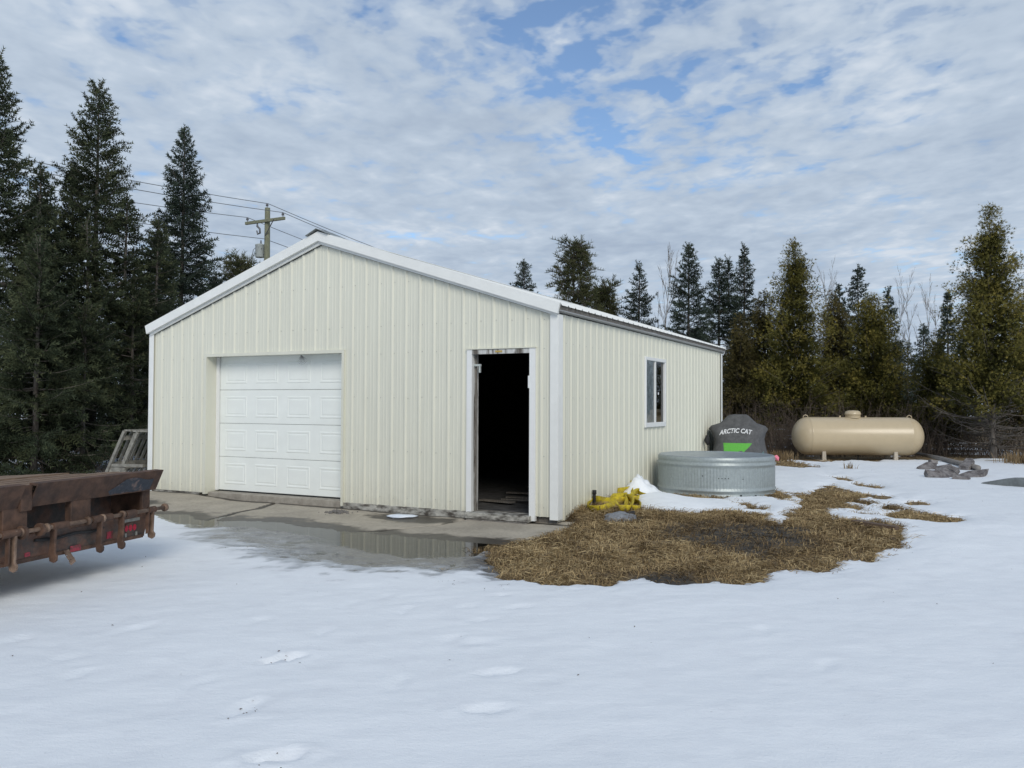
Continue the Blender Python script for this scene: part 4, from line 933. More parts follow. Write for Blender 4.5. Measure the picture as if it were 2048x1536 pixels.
def rock(name, label, x, y, z, sx, sy, sz, seed, mat, cat='stone', rot=0, tiltv=(0, 0), group=None, boxy=0.0):
    import bmesh
    bm = bmesh.new(); bmesh.ops.create_icosphere(bm, subdivisions=3, radius=1)
    for v in bm.verts:
        n = v.co.normalized()
        if boxy:
            mx_ = max(abs(n.x), abs(n.y), abs(n.z)); n = n*(1-boxy)+n/mx_*boxy
        d = 1+.30*float(fbm(np.array(n.x*1.3+seed*3.1), np.array(n.y*1.3+n.z*1.7+seed), 3)); v.co = Vector((n.x*sx*d, n.y*sy*d, n.z*sz*d))
    me = bpy.data.meshes.new(name); bm.to_mesh(me); bm.free(); me.materials.append(mat)
    if not boxy: me.polygons.foreach_set('use_smooth', [True]*len(me.polygons))
    o = link(name, me, None, (x, y, z), (tiltv[0], tiltv[1], rot)); return tag(o, label, cat, group)
def slab(name, label, x, y, z, sx, sy, sz, seed, mat, rot, tl, group):
    r_ = random.Random(seed); n = r_.randint(4, 5); ring = []
    for k in range(n):
        a = 2*math.pi*(k+r_.uniform(-.25, .25))/n; e_ = 1/max(abs(math.cos(a)), abs(math.sin(a)))*.5+.5; ring.append((sx*math.cos(a)*e_*r_.uniform(.85, 1.08), sy*math.sin(a)*e_*r_.uniform(.85, 1.08)))
    m = MB(); m.prism(ring, 2, -sz, sz); m.v = [(p[0]*(1+r_.uniform(-.06, .06)), p[1]*(1+r_.uniform(-.06, .06)), p[2]+r_.uniform(-.012, .012)) for p in m.v]
    return tag(m.build(name, mat, None, (x, y, z), (tl[0], tl[1], rot), bevel=.006), label, 'slab', group)
q = pt(1243, 1052, -.05); rock('field_stone', 'low grey stone in the dead grass in front of the yellow strap', q[0], q[1]+.05, gz(*q)+.015, .21, .16, .085, 3, M['stone'], rot=.2)
# plank lying at the edge of the thawed grass
q0 = pt(1708, 1046, .02); q1 = pt(1797, 1056, .02); gzz = gz(*q0)
pl = MB(); a = Vector((q0[0], q0[1], gzz+.035)); b = Vector((q1[0], q1[1], gz(*q1)+.045)); pl.bar(a, b, .10, .05)
tag(pl.build('plank', P('dark_wet_plank', (.105, .068, .045), .8, 0, .3, 10, bump=.4, bscale=40), None, bevel=.005), 'short dark brown plank lying at the right edge of the thawed grass', 'plank')
# heap of broken slabs at the right
slabs = [(1862,938,.30,.17,.075,.3,(.5,-.2),'dark slab tilted up at the left end of the rubble heap'),
 (1880,952,.26,.17,.07,-.2,(.5,.2),'front left slab of the rubble heap, flat and low'),
 (1893,942,.27,.16,.08,.5,(.2,-.3),'slab with a pale top behind the front left of the rubble heap'),
 (1905,950,.20,.15,.07,-.5,(.4,.3),'brownish slab in the middle of the rubble heap'),
 (1914,947,.19,.12,.06,1.35,(.55,.1),'upright slab standing on end in the rubble heap'),
 (1942,938,.40,.13,.075,.75,(.1,-.25),'slab leaning up to the right at the back of the rubble heap'),
 (1952,950,.48,.15,.06,.35,(.2,-.15),'long slab lying low at the right of the rubble heap'),
 (1930,955,.20,.15,.06,.2,(.2,.1),'small dark slab at the front right foot of the rubble heap'),
 (1872,930,.16,.13,.07,1.0,(.1,.2),'small slab at the back left of the rubble heap')]
for i, (px_, py_, sx, sy, sz, rz, tl, lab) in enumerate(slabs):
    q = pt(px_, py_, .06); slab('broken_slab', lab, q[0], q[1]+.1, gz(*q)+.08+(.07 if i in (4, 5) else 0), sx*.85, sy*.9, sz*.75, i+11, M['slab'], rz, tl, 'broken slabs in the rubble heap')
q0 = pt(1826, 906, .14); q1 = pt(1958, 934, .12)
mb = MB(); mb.tube([(q0[0], q0[1], gz(*q0)+.12), ((q0[0]+q1[0])/2, (q0[1]+q1[1])/2, .22), (q1[0], q1[1], gz(*q1)+.12)], [.035, .05, .055], 10)
tag(mb.build('fallen_pole', M['palewig'], None, smooth=True), 'long grey pole lying on the snow behind the rubble heap', 'pole')
q0 = pt(1962, 958, .08); q1 = pt(2110, 968, .08)
mb = MB(); a = Vector((q0[0], q0[1], gz(*q0)+.08)); b = Vector((q1[0], q1[1], gz(*q1)+.15)); d = (b-a).normalized()
mb.prism([(0, 0), (.5, .02), (1.35, .06), (1.35, .22), (.5, .17), (.1, .07)], 1, -.15, .15)
o = mb.build('timber', P('grey_green_timber', (.17, .185, .185), .8, 0, .25, 6, bump=.3, bscale=30), None, (a.x, a.y, a.z-.06), (0, 0, math.atan2(d.y, d.x)), bevel=.01); tag(o, 'grey tapered timber half sunk in snow right of the rubble heap', 'timber')
# lump of ice and pile of grit on the concrete
q = pt(806, 1035, -.1); rock('ice_lump', 'white lump of old ice on the concrete below the wall', q[0], q[1], -.095, .20, .10, .03, 21, M['ice'], 'ice')
q = pt(676, 1029, -.1); mb = MB(); rr = random.Random(5)
for k in range(90):
    a = rr.uniform(0, 6.3); d = abs(rr.gauss(0, .5)); x = q[0]+.24*d*math.cos(a); y = q[1]+.17*d*math.sin(a); s_ = rr.uniform(.012, .03); z = -.108+max(0, .035*(1-d))
    vs = [(x+rr.uniform(-s_, s_), y+rr.uniform(-s_, s_), z+rr.uniform(-.3, 1)*s_) for _ in range(6)]
    mb.add([(x-s_, y, z), (x, y-s_, z), (x+s_, y, z), (x, y+s_, z), (x, y, z+s_*1.1)], [(0, 1, 4), (1, 2, 4), (2, 3, 4), (3, 0, 4)])
tag(mb.build('grit_heap', M['gravelm'], None), 'small heap of dark grit on the concrete in front of the garage door', 'grit', kind='stuff')

# ================================================================== dry grass
def interp(field, X, Y):
    i = np.clip(np.searchsorted(xa, X)-1, 0, len(xa)-2); j = np.clip(np.searchsorted(ya, Y)-1, 0, len(ya)-2)
    fx = (X-xa[i])/(xa[i+1]-xa[i]); fy = (Y-ya[j])/(ya[j+1]-ya[j])
    return (field[j, i]*(1-fx)+field[j, i+1]*fx)*(1-fy)+(field[j+1, i]*(1-fx)+field[j+1, i+1]*fx)*fy
clear = zg-zs_
apr_sd = sdf(POLY_APRON, GX, GY); shed_sd = sdf(POLY_SHED, GX, GY)
def blades(n, xr, yr, lmin, lmax, wid, lie, seed, keep, mudcut=.75):
    r_ = np.random.default_rng(seed); X = r_.uniform(*xr, n); Y = r_.uniform(*yr, n)
    ok = (interp(clear, X, Y) > keep) & (interp(shed_sd, X, Y) > .0) & (np.hypot(X-TANK[0], Y-TANK[1]) > TANK[2]-.02)
    ok &= interp(apr_sd, X, Y) > .10*fbm(X*4, Y*4, 2)
    md = interp(mud, X, Y); ok &= (r_.uniform(0, 1, n) > md*mudcut) & (fbm(X*5+2, Y*5, 3) > -.45+.2*r_.normal(size=n)*.5)
    X, Y, md = X[ok], Y[ok], md[ok]; n = len(X); Z = np.maximum(interp(zg, X, Y), interp(zs_, X, Y)+.003)
    cl = fbm(X*2.6, Y*2.6, 2)*5; az_ = cl+r_.normal(0, .9, n); ln = r_.uniform(lmin, lmax, n)*(1+.4*fbm(X*3+7, Y*3, 2)); up0 = r_.uniform(.15, lie, n)
    d = np.stack([np.cos(az_), np.sin(az_)], 1); sx = np.stack([-d[:, 1], d[:, 0]], 1); w = wid*r_.uniform(.6, 1.3, n)
    B = np.stack([X, Y, Z-.004], 1)
    m1 = B+np.concatenate([d*(ln*.45)[:, None]*np.cos(up0)[:, None], (ln*.5*np.sin(up0))[:, None]], 1)
    tp = B+np.concatenate([d*ln[:, None], (ln*.55*np.sin(up0)*r_.uniform(.2, 1.1, n))[:, None]], 1)
    s3 = np.concatenate([sx*w[:, None]*.5, np.zeros((n, 1))], 1)+np.array([0, 0, 1])*(w*.25*r_.normal(size=n))[:, None]
    V_ = np.stack([B-s3, B+s3, m1+s3, m1-s3, tp], 1).reshape(-1, 3); i = np.arange(n)[:, None]*5
    tint = np.repeat(np.clip(r_.beta(2, 2, n)*.9+.25*fbm(X*1.7, Y*1.7, 3)+.05-.35*md, 0, 1), 5)
    return V_, np.concatenate([i, i+1, i+2, i+3], 1), np.concatenate([i+3, i+2, i+4], 1), tint
parts = [blades(120000, (-.9, 5.4), (6.8, 13.2), .05, .16, .0055, 1.0, 1, .004), blades(9000, (-.9, 5.4), (6.6, 13.2), .04, .12, .005, .7, 9, -.028), blades(14000, (.3, 2.2), (9.9, 12.9), .10, .24, .005, 1.25, 2, .004), blades(30000, (2.0, 8.5), (8.5, 19.5), .05, .14, .007, 1.1, 3, .002), blades(9000, (-16, 16), (17, 27), .03, .10, .009, .7, 5, .006)]
off = 0; Vs = []; Q = []; T = []; Tn = []
for v_, q_, t_, tn in parts: Vs.append(v_); Q.append(q_+off); T.append(t_+off); Tn.append(tn); off += len(v_)
tag(link('dry_grass', mesh_np('dry_grass', np.concatenate(Vs), [np.concatenate(Q), np.concatenate(T)], M['straw'], False, {'tint': np.concatenate(Tn)})), 'matted straw coloured dead grass in the thawed patch', 'grass', kind='stuff')
def reed_clump(name, label, cx, cy, rx, ry, n, h, seed, mat='reed'):
    r_ = np.random.default_rng(seed); X = cx+r_.normal(0, rx, n); Y = cy+r_.normal(0, ry, n); Z = G(X, Y); a = r_.uniform(0, 6.28, n); H = h*r_.uniform(.5, 1.1, n); ln = r_.uniform(.05, .45, n)*H
    B = np.stack([X, Y, Z], 1); M1 = B+np.stack([np.cos(a)*ln*.35, np.sin(a)*ln*.35, H*.6], 1); T_ = B+np.stack([np.cos(a)*ln, np.sin(a)*ln, H*.95], 1)
    s = np.stack([-np.sin(a), np.cos(a), 0*a], 1)*.006; V_ = np.stack([B-s, B+s, M1+s, M1-s, T_], 1).reshape(-1, 3); i = np.arange(n)[:, None]*5
    o = link(name, mesh_np(name, V_, [np.concatenate([i, i+1, i+2, i+3], 1), np.concatenate([i+3, i+2, i+4], 1)], M[mat], False, {'tint': np.repeat(r_.beta(2, 2, n), 5)})); return tag(o, label, 'grass clump', kind='stuff')
reed_clump('reed_clump', 'tall clump of tan dry reeds at the far right edge', 11.55, 18.5, .26, .22, 900, .36, 31)
reed_clump('grass_tuft', 'brown tuft of dead grass by the left end of the propane tank', 6.3, 19.75, .17, .14, 420, .26, 32)
reed_clump('grass_tuft', 'thin reddish weed tuft standing in snow before the propane tank', 6.92, 17.1, .07, .05, 40, .22, 33)
# fallen bits on the snow
r_ = np.random.default_rng(12); fp = np.concatenate([np.array([pt(*q, -.06)])+r_.normal(0, .07, (9, 2)) for q in ((572, 1322), (556, 1518), (492, 1424), (1000, 1175), (900, 1165))]); n = 120+len(fp); X = np.concatenate([r_.uniform(-4, 5, 60), r_.uniform(4, 12, 60), fp[:, 0]]); Y = np.concatenate([r_.uniform(4.2, 9, 60), r_.uniform(11, 19, 60), fp[:, 1]]); Z = interp(zs_, X, Y)+.003
a = r_.uniform(0, 6.28, n); s = r_.uniform(.003, .010, n); d = np.stack([np.cos(a), np.sin(a), r_.normal(0, .3, n)], 1)*s[:, None]; e = np.stack([-np.sin(a), np.cos(a), r_.normal(0, .2, n)], 1)*(s*.45)[:, None]; c = np.stack([X, Y, Z], 1)
V_ = np.stack([c-d, c+e, c+d, c-e+np.array([0, 0, .003])], 1).reshape(-1, 3); i = np.arange(n)[:, None]*4
tag(link('leaf_debris', mesh_np('leaf_debris', V_, np.concatenate([i, i+1, i+2, i+3], 1), M['twig'])), 'specks of bark and leaf litter strewn over the snow', 'debris', kind='stuff')

# ================================================================== trees
def frame(D):
    D = D/np.linalg.norm(D, axis=1)[:, None]; ref = np.where(np.abs(D[:, 2:3]) > .95, np.array([[1., 0, 0]]), np.array([[0, 0, 1.]]))
    S = np.cross(D, ref); S /= np.linalg.norm(S, axis=1)[:, None]; return D, S, np.cross(S, D)
def tubes(segs, n=4):
    """segs: list of (P0,P1,r0,r1) arrays -> mesh arrays"""
    A, B, ra, rb = segs; D, S, U_ = frame(B-A); t = np.arange(n)*2*np.pi/n
    ring = lambda C, r: C[:, None, :]+(S[:, None, :]*np.cos(t)[None, :, None]+U_[:, None, :]*np.sin(t)[None, :, None])*r[:, None, None]
    V_ = np.concatenate([ring(A, ra), ring(B, rb)], 1).reshape(-1, 3); i = np.arange(len(A))[:, None]*2*n; k = np.arange(n); k2 = (k+1) % n
    F = np.stack([i+k, i+k2, i+n+k2, i+n+k], 2).reshape(-1, 4); return V_, F
def needles(C, D, ln, wid, r_, tint, m=4, fwd=.75):
    """m flat needle tufts around each point C along D"""
    D, S, U_ = frame(D); n = len(C); roll = r_.uniform(0, 6.28, n); Vs = []
    for j in range(m):
        ph = roll+j*2*np.pi/m+r_.normal(0, .25, n); rd = S*np.cos(ph)[:, None]+U_*np.sin(ph)[:, None]; L_ = ln*r_.uniform(.7, 1.2, n)
        tip = C+D*(L_*fwd)[:, None]+rd*(L_*(1-fwd*.45))[:, None]; w = D*(wid)[:, None]; Vs.append(np.stack([C-w, C+w, tip], 1))
    V_ = np.concatenate(Vs, 0).reshape(-1, 3); return V_, np.arange(len(V_)).reshape(-1, 3), np.repeat(np.tile(tint, m), 3)
def spruce_mesh(seed, H, Rr, z0=.4, dens=1.0, needle=.078, wid=.019, gap=.25, leaders=(), droop=.12, top_bare=.35, sparse=.0, low_bare=0.0):
    r_ = np.random.default_rng(seed); TA, TB, Ra, Rb = [], [], [], []; NC, ND, NT = [], [], []
    def spire(base, Hs, Rs, zs, scale):
        top = base+np.array([r_.normal(0, .05), r_.normal(0, .05), Hs]); nseg = 8
        pts = [base+(top-base)*k/nseg+np.array([r_.normal(0, .012*Hs/8), r_.normal(0, .012*Hs/8), 0])*(0 < k < nseg) for k in range(nseg+1)]
        r_b = .0105*Hs+.012
        for k in range(nseg): TA.append(pts[k]); TB.append(pts[k+1]); Ra.append(r_b*(1-k/nseg)**.9+.006); Rb.append(r_b*(1-(k+1)/nseg)**.9+.006)
        z = zs
        while z < Hs-.26*scale:
            f = (Hs-z)/(Hs-zs); nb = int(r_.integers(4, 7)) if f > .12 else int(r_.integers(3, 5))
            a0 = r_.uniform(0, 6.28)
            for b in range(nb):
                if r_.uniform() < sparse: continue
                az_ = a0+b*2*np.pi/nb+r_.normal(0, .25); zb = z+r_.uniform(-.3, .3)*gap; Lb = (Rs*f**.85)*r_.uniform(.52, 1.28)+.05*scale
                p = (.95*(1-f)**2+.28-.62*f)+r_.normal(0, .1); org = base+(top-base)*(zb/Hs)
                h = np.array([np.cos(az_), np.sin(az_), 0]); m = max(3, int(Lb/.22)+1); ss = np.linspace(0, 1, m+1)
                curve = lambda s: org+h*(Lb*s*np.cos(p*.6))[:, None]+np.array([0, 0, 1])*(Lb*(np.tan(np.clip(p, -.9, 1.1))*s*.75-droop*s+(.10+.22*f)*s*s))[:, None]
                bp = curve(ss)
                bare = (zb < low_bare)
                for k in range(m): TA.append(bp[k]); TB.append(bp[k+1]); Ra.append(.004+.007*Lb*(1-ss[k])); Rb.append(.004+.007*Lb*(1-ss[k+1]))
                st = np.arange(.10 if f < .5 else .22, 1.0, .062/max(Lb, .1)/dens*1.0)
                if bare: st = st[(st > .75)]
                if len(st) == 0: continue
                bc = curve(st); tan = np.gradient(curve(np.linspace(0, 1, 9)), axis=0); tan = tan[np.clip((st*8).astype(int), 0, 8)]; tan /= np.linalg.norm(tan, axis=1)[:, None]
                bt = np.clip(r_.beta(2, 2)*.7+.1, 0, 1)
                for sgn in (-1, 1):
                    tl = (np.minimum(.48*scale+.05, .42*Lb*(1-st)+.15*scale*min(1, .38+1.6*f)))*r_.uniform(.6, 1.25, len(st))
                    sd_ = np.cross(tan, [0, 0, 1]); sd_ /= np.linalg.norm(sd_, axis=1)[:, None]+1e-9
                    td = tan*r_.uniform(.45, .85, len(st))[:, None]+sd_*sgn*r_.uniform(.55, 1, len(st))[:, None]+np.array([0, 0, 1])*r_.normal(-.05, .34, len(st))[:, None]; td /= np.linalg.norm(td, axis=1)[:, None]
                    nk = np.maximum(2, (tl/(needle*.72)).astype(int)); idx = np.repeat(np.arange(len(st)), nk); fr = np.concatenate([np.arange(1, q+1)/q for q in nk])
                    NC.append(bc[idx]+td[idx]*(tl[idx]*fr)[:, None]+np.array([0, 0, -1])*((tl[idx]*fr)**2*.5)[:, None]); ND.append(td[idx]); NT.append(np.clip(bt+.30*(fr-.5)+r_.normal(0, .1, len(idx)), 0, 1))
                # along the axis and at the tip
                ax_ = np.arange(.35, 1.0, needle*1.0/max(Lb, .1)); bc2 = curve(ax_); NC.append(bc2); ND.append(np.tile(tan[-1], (len(ax_), 1))); NT.append(np.full(len(ax_), bt+.1))
            z += gap*r_.uniform(.75, 1.25)*(.55+.45*f)*(1 if scale >= 1 else .8)
        # leader and its crown of shoots
        k = np.linspace(Hs-top_bare*scale-.25, Hs-.01, int((top_bare*scale+.25)/(needle*.7))); NC.append(base+(top-base)*(k/Hs)[:, None]); ND.append(np.tile([[0, 0, 1.]], (len(k), 1))); NT.append(np.full(len(k), .5))
        for b in range(5):
            a_ = r_.uniform(0, 6.28); d = np.array([np.cos(a_)*.42, np.sin(a_)*.42, 1.]); d /= np.linalg.norm(d); l_ = r_.uniform(.2, .45)*scale*.8; o_ = base+(top-base)*((Hs-r_.uniform(.15, .6)*scale)/Hs)
            k = np.arange(.02, l_, needle*.7)
            if len(k): NC.append(o_+d*k[:, None]); ND.append(np.tile(d, (len(k), 1))); NT.append(np.full(len(k), .5)); TA.append(o_); TB.append(o_+d*l_); Ra.append(.006); Rb.append(.004)
    spire(np.zeros(3), H, Rr, z0, 1.0)
    for (az_, zb, reach, hs, rs) in leaders:
        h = np.array([np.cos(az_), np.sin(az_), 0]); a = np.array([0, 0, zb]); b = a+h*reach+np.array([0, 0, reach*.35]); md = a+h*reach*.6+np.array([0, 0, reach*.1])
        TA += [a, md]; TB += [md, b]; Ra += [.05, .04]; Rb += [.04, .03]; spire(b, hs, rs, .0, .8)
    C, D, T_ = np.concatenate(NC), np.concatenate(ND), np.concatenate(NT); V_, F, tn = needles(C, D, np.full(len(C), needle), np.full(len(C), wid), r_, T_)
    return (V_, F, tn), tubes((np.array(TA), np.array(TB), np.array(Ra), np.array(Rb)), 5)
def cedar_mesh(seed, H, Rr, z0=.5, n_sprays=6000, size=.078, low_bare=0.0, bare_limbs=0, lumps=7, lean=0.0):
    r_ = np.random.default_rng(seed); TA, TB, Ra, Rb = [], [], [], []
    nseg = 9; pts = [np.array([lean*(k/nseg)**1.5+r_.normal(0, .02), r_.normal(0, .02), H*k/nseg]) for k in range(nseg+1)]
    for k in range(nseg): TA.append(pts[k]); TB.append(pts[k+1]); Ra.append((.012*H+.015)*(1-k/nseg)**1.1+.005); Rb.append((.012*H+.015)*(1-(k+1)/nseg)**1.1+.005)
    C, D, T_, Z_ = [], [], [], []; brs = []; z = z0
    while z < H-.12:
        f = (H-z)/(H-z0)
        for b in range(int(r_.integers(4, 8)) if f > .15 else 3): brs.append((z+r_.uniform(-.1, .1), r_.uniform(0, 6.28), f))
        z += .10+.10*f
    wts = np.array([.10+f for _, _, f in brs]); wts /= wts.sum(); lump = r_.uniform(0, 6.28, 3)
    for (zb, az_, f), w in zip(brs, wts):
        Lb = (Rr*min(f**.98, 1.0)*(1-.25*max(0, f-.85)/.15)*r_.uniform(.74, 1.02)*(1+.12*math.sin(az_*3+lump[0]+zb*1.3)+.09*math.sin(az_*2+lump[1]-zb*2.1))+.04)
        h = np.array([math.cos(az_), math.sin(az_), 0]); rise = Lb*(r_.uniform(.55, 1.05)*(1.15-.75*f)-.10*f)
        o_ = np.array([0, 0, zb]); fn = lambda s: o_+h*(Lb*s)[:, None]+np.array([0, 0, 1])*(rise*s**1.5)[:, None]
        ss = np.linspace(0, 1, 4); bp = fn(ss)
        for k in range(3): TA.append(bp[k]); TB.append(bp[k+1]); Ra.append(.004+.008*Lb*(1-ss[k])); Rb.append(.003+.008*Lb*(1-ss[k+1]))
        n = max(8, int(n_sprays*w)); bt = r_.beta(2, 2.4)
        nc = 3; cs = np.array([.46, .70, .91])+r_.normal(0, .05, 3)
        if zb < low_bare: cs = cs[2:]; nc = 1; n = n//3
        which = r_.integers(0, nc, n); cen = fn(np.clip(cs, .1, 1.05)); cen = cen+r_.normal(0, .05+.05*Lb, (nc, 3))
        sp = .045+.065*Lb; off = r_.normal(0, 1, (n, 3))*np.array([1, 1, .8])*sp; c_ = cen[which]+off
        out = off/(np.linalg.norm(off, axis=1)[:, None]+1e-6)
        d_ = h*.5+out*.8+np.array([0, 0, .35])+r_.normal(0, .35, (n, 3))
        C.append(c_); D.append(d_); Z_.append(np.full(n, size)); T_.append(np.clip(bt*.7+.22*(cs[which]-.6)+.10*off[:, 2]/sp+r_.normal(0, .09, n)+.08, 0, 1))  # tint rises outward and upward: shading painted into each clump
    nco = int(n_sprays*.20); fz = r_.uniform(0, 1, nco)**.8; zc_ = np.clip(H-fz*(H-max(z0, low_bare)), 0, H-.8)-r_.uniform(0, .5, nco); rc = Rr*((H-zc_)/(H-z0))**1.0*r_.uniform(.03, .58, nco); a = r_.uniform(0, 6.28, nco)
    C.append(np.stack([np.cos(a)*rc, np.sin(a)*rc, zc_+.25*rc], 1)); D.append(np.stack([np.cos(a), np.sin(a), r_.normal(.3, .5, nco)], 1)); Z_.append(size*1.25*(.9+1.7*((H-zc_)/(H-z0)))); T_.append(r_.uniform(.0, .18, nco))  # core sprays tinted dark, the crown's inner shade put into colour
    for k in range(24):
        C.append(np.array([[r_.normal(0, .022), r_.normal(0, .022), H-.5+k*.022]])); D.append(np.array([[r_.normal(0, .45), r_.normal(0, .45), 1]])); T_.append(np.array([.5])); Z_.append(np.array([size*.9]))
    for k in range(bare_limbs):
        zb = r_.uniform(.25, low_bare+.2); az_ = r_.uniform(0, 6.28); Lb = Rr*r_.uniform(.6, 1.15); h = np.array([math.cos(az_), math.sin(az_), 0]); s = np.linspace(0, 1, 7); sg = r_.uniform(.1, .35)
        bp = np.array([0, 0, zb])+h*(Lb*s)[:, None]+np.array([0, 0, 1])*(Lb*(-sg*s+(sg+.25)*s**2.2)+0)[:, None]+r_.normal(0, .012, (7, 3))
        for j in range(6):
            TA.append(bp[j]); TB.append(bp[j+1]); Ra.append(.012*(1-s[j])+.004); Rb.append(.012*(1-s[j+1])+.003)
            for q in range(2):
                e = bp[j]+r_.normal(0, .12, 3)+h*.15; TA.append(bp[j]); TB.append(e); Ra.append(.004); Rb.append(.0025)
    C, D, T_, Z_ = np.concatenate(C), np.concatenate(D), np.concatenate(T_), np.concatenate(Z_)
    D, S, U_ = frame(D); n = len(C); roll = r_.uniform(0, 6.28, n); S2 = S*np.cos(roll)[:, None]+U_*np.sin(roll)[:, None]; sz = Z_*r_.uniform(.6, 1.3, n)
    Vs = []
    for (a, l_, w) in ((0, 1.0, .085), (.55, .8, .08), (-.55, .8, .08), (1.1, .5, .07)):
        st = C+D*(sz*.15*abs(a))[:, None]; dr = D*math.cos(a)+S2*math.sin(a); pr_ = -D*math.sin(a)+S2*math.cos(a)
        Vs.append(np.stack([st-pr_*(sz*w)[:, None], st+pr_*(sz*w)[:, None]+dr*(sz*.1)[:, None], st+dr*(sz*l_)[:, None]], 1))
    V_ = np.concatenate(Vs, 0).reshape(-1, 3); F = np.arange(len(V_)).reshape(-1, 3)
    return (V_, F, np.repeat(np.tile(T_, 4), 3)), tubes((np.array(TA), np.array(TB), np.array(Ra), np.array(Rb)), 4)
def pine_mesh(seed, H, Rr, z0=1.2):
    r_ = np.random.default_rng(seed); TA, TB, Ra, Rb = [np.zeros(3)], [np.array([0, 0, H])], [.10], [.015]; C, D, T_ = [], [], []
    z = z0
    while z < H-.1:
        f = (z-z0)/(H-z0); prof_ = math.sin(math.pi*min(1, .18+.80*f)**.9)**.6
        for b in range(int(r_.integers(5, 8))):
            az_ = r_.uniform(0, 6.28); Lb = Rr*prof_*r_.uniform(.5, 1.1)+.15; h = np.array([math.cos(az_), math.sin(az_), 0]); rise = Lb*r_.uniform(.35, .9)
            o_ = np.array([0, 0, z]); fn = lambda s: o_+h*(Lb*s)[:, None]+np.array([0, 0, 1])*(rise*s**1.6)[:, None]; ss = np.linspace(0, 1, 4); bp = fn(ss)
            for k in range(3): TA.append(bp[k]); TB.append(bp[k+1]); Ra.append(.018*(1-ss[k])+.006); Rb.append(.018*(1-ss[k+1])+.005)
            for s in np.arange(.3, 1.01, .16):
                q = fn(np.array([s]))[0]
                for w in range(3):
                    e = q+r_.normal(0, .16, 3)+h*.08; d = (e-q)*.5+np.array([0, 0, .25])+h*.1; TA.append(q); TB.append(e); Ra.append(.006); Rb.append(.004)
                    for g_ in range(3): C.append(e-(e-q)*.22*g_); D.append(d); T_.append(r_.beta(2, 2))
        z += .26
    for k in range(6): C.append(np.array([r_.normal(0, .06), r_.normal(0, .06), H-.06*k])); D.append(np.array([0, 0, 1.])); T_.append(.5)
    C, D, T_ = np.array(C), np.array(D), np.array(T_); V_, F, tn = needles(C, D, np.full(len(C), .135), np.full(len(C), .013), r_, T_, 8, .8)
    return (V_, F, tn), tubes((np.array(TA), np.array(TB), np.array(Ra), np.array(Rb)), 5)
def bare_mesh(seed, H, spread=.28, n=9, up=1.9):
    r_ = np.random.default_rng(seed); TA, TB, Ra, Rb = [], [], [], []
    def grow_(p, d, l, r, lev):
        k = 4; q = p
        for j in range(k):
            d = d+r_.normal(0, .07, 3)+np.array([0, 0, .04]); d /= np.linalg.norm(d); e = q+d*l/k; TA.append(q); TB.append(e); Ra.append(r*(1-.7*j/k)); Rb.append(r*(1-.7*(j+1)/k))
            if lev < 3 and (j > 0 or lev > 0):
                for b in range(n//2 if lev == 0 else 2):
                    a = r_.uniform(0, 6.28); nd = d*up+np.array([math.cos(a), math.sin(a), .25])*.6; nd /= np.linalg.norm(nd); grow_(q+(e-q)*r_.uniform(0, 1), nd, l*r_.uniform(.20, .40)*(1.15-.15*j), r*.40+.0015, lev+1)
            q = e
    grow_(np.zeros(3), np.array([0, 0, 1.]), H, .0034*H+.004, 0); return tubes((np.array(TA), np.array(TB), np.array(Ra), np.array(Rb)), 3)
def plant(name, label, cat, meshes, fol, x, y, rz=0, sc=1.0, group=None, bark='bark', z=None, crown='crown'):
    t = thing(name, label, cat, (x, y, (gz(x, y) if z is None else z)-.03), rz, group); t.scale = (sc, sc, sc) if not hasattr(sc, '__len__') else sc
    cm, tm2 = meshes
    if cm is not None: link(crown, cm, t)
    link('trunk', tm2, t); return t
def mk(gen, fol, bark='bark'):
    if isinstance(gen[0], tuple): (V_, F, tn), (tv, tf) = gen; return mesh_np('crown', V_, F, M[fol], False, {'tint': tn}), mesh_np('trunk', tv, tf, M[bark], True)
    tv, tf = gen; return None, mesh_np('trunk', tv, tf, M[bark], True)
def HT(py, Y): return (809-py)/FPX*Y+CAM_H+.1
# --- left stand
GL = 'conifers left of the garage'
def sp(px, py, Y, Rr, seed, label, fol='spruce', group=None, name='spruce_tree', rz=0, **kw):
    x = ptY(px, Y); m_ = mk(spruce_mesh(seed, HT(py, Y), Rr, **kw), fol); return plant(name, label, 'spruce', m_, fol, x, Y, rz, group=group)
sp(-8, 105, 16.6, 1.75, 101, 'tall spruce cut off by the left edge of the picture', group=GL, z0=.5, dens=.85, gap=.24, leaders=((.2, 3.9, .75, 2.2, .5), (-.3, 2.6, .9, 2.4, .55)))
sp(182, 152, 18.4, 2.05, 102, 'tallest dark spruce with several leaders left of the garage', group=GL, z0=.7, dens=.85, gap=.24, sparse=.08, leaders=((2.9, 4.6, .50, 2.1, .30), (-.1, 4.0, .75, 1.9, .50), (.3, 3.2, 1.30, 2.1, .55), (3.3, 3.4, 1.05, 2.4, .45), (-1.2, 3.2, .8, 2.0, .5)))
sp(360, 248, 21.5, 1.65, 103, 'slender pointed dark spruce next to the garage roof slope', 'spruce_blue', GL, z0=.6, dens=.95, gap=.24)
sp(70, 470, 15.6, 1.35, 104, 'lower bushy spruce in front at the left edge above the trailer', group=GL, z0=.25, dens=.95, gap=.23)
sp(262, 540, 18.2, 1.45, 105, 'short bushy spruce between the tall spruces and the garage wall', group=GL, z0=.8, dens=.9, gap=.24, low_bare=1.6)
sp(165, 600, 16.4, 1.15, 106, 'low olive spruce in the middle of the left stand', 'spruce', GL, z0=.9, dens=.95, gap=.22, low_bare=1.4)
sp(430, 545, 25.0, 1.35, 107, 'dark spruce top showing just above the left roof slope', 'spruce_blue', GL, z0=.6, dens=.6, gap=.28, needle=.10, wid=.026)
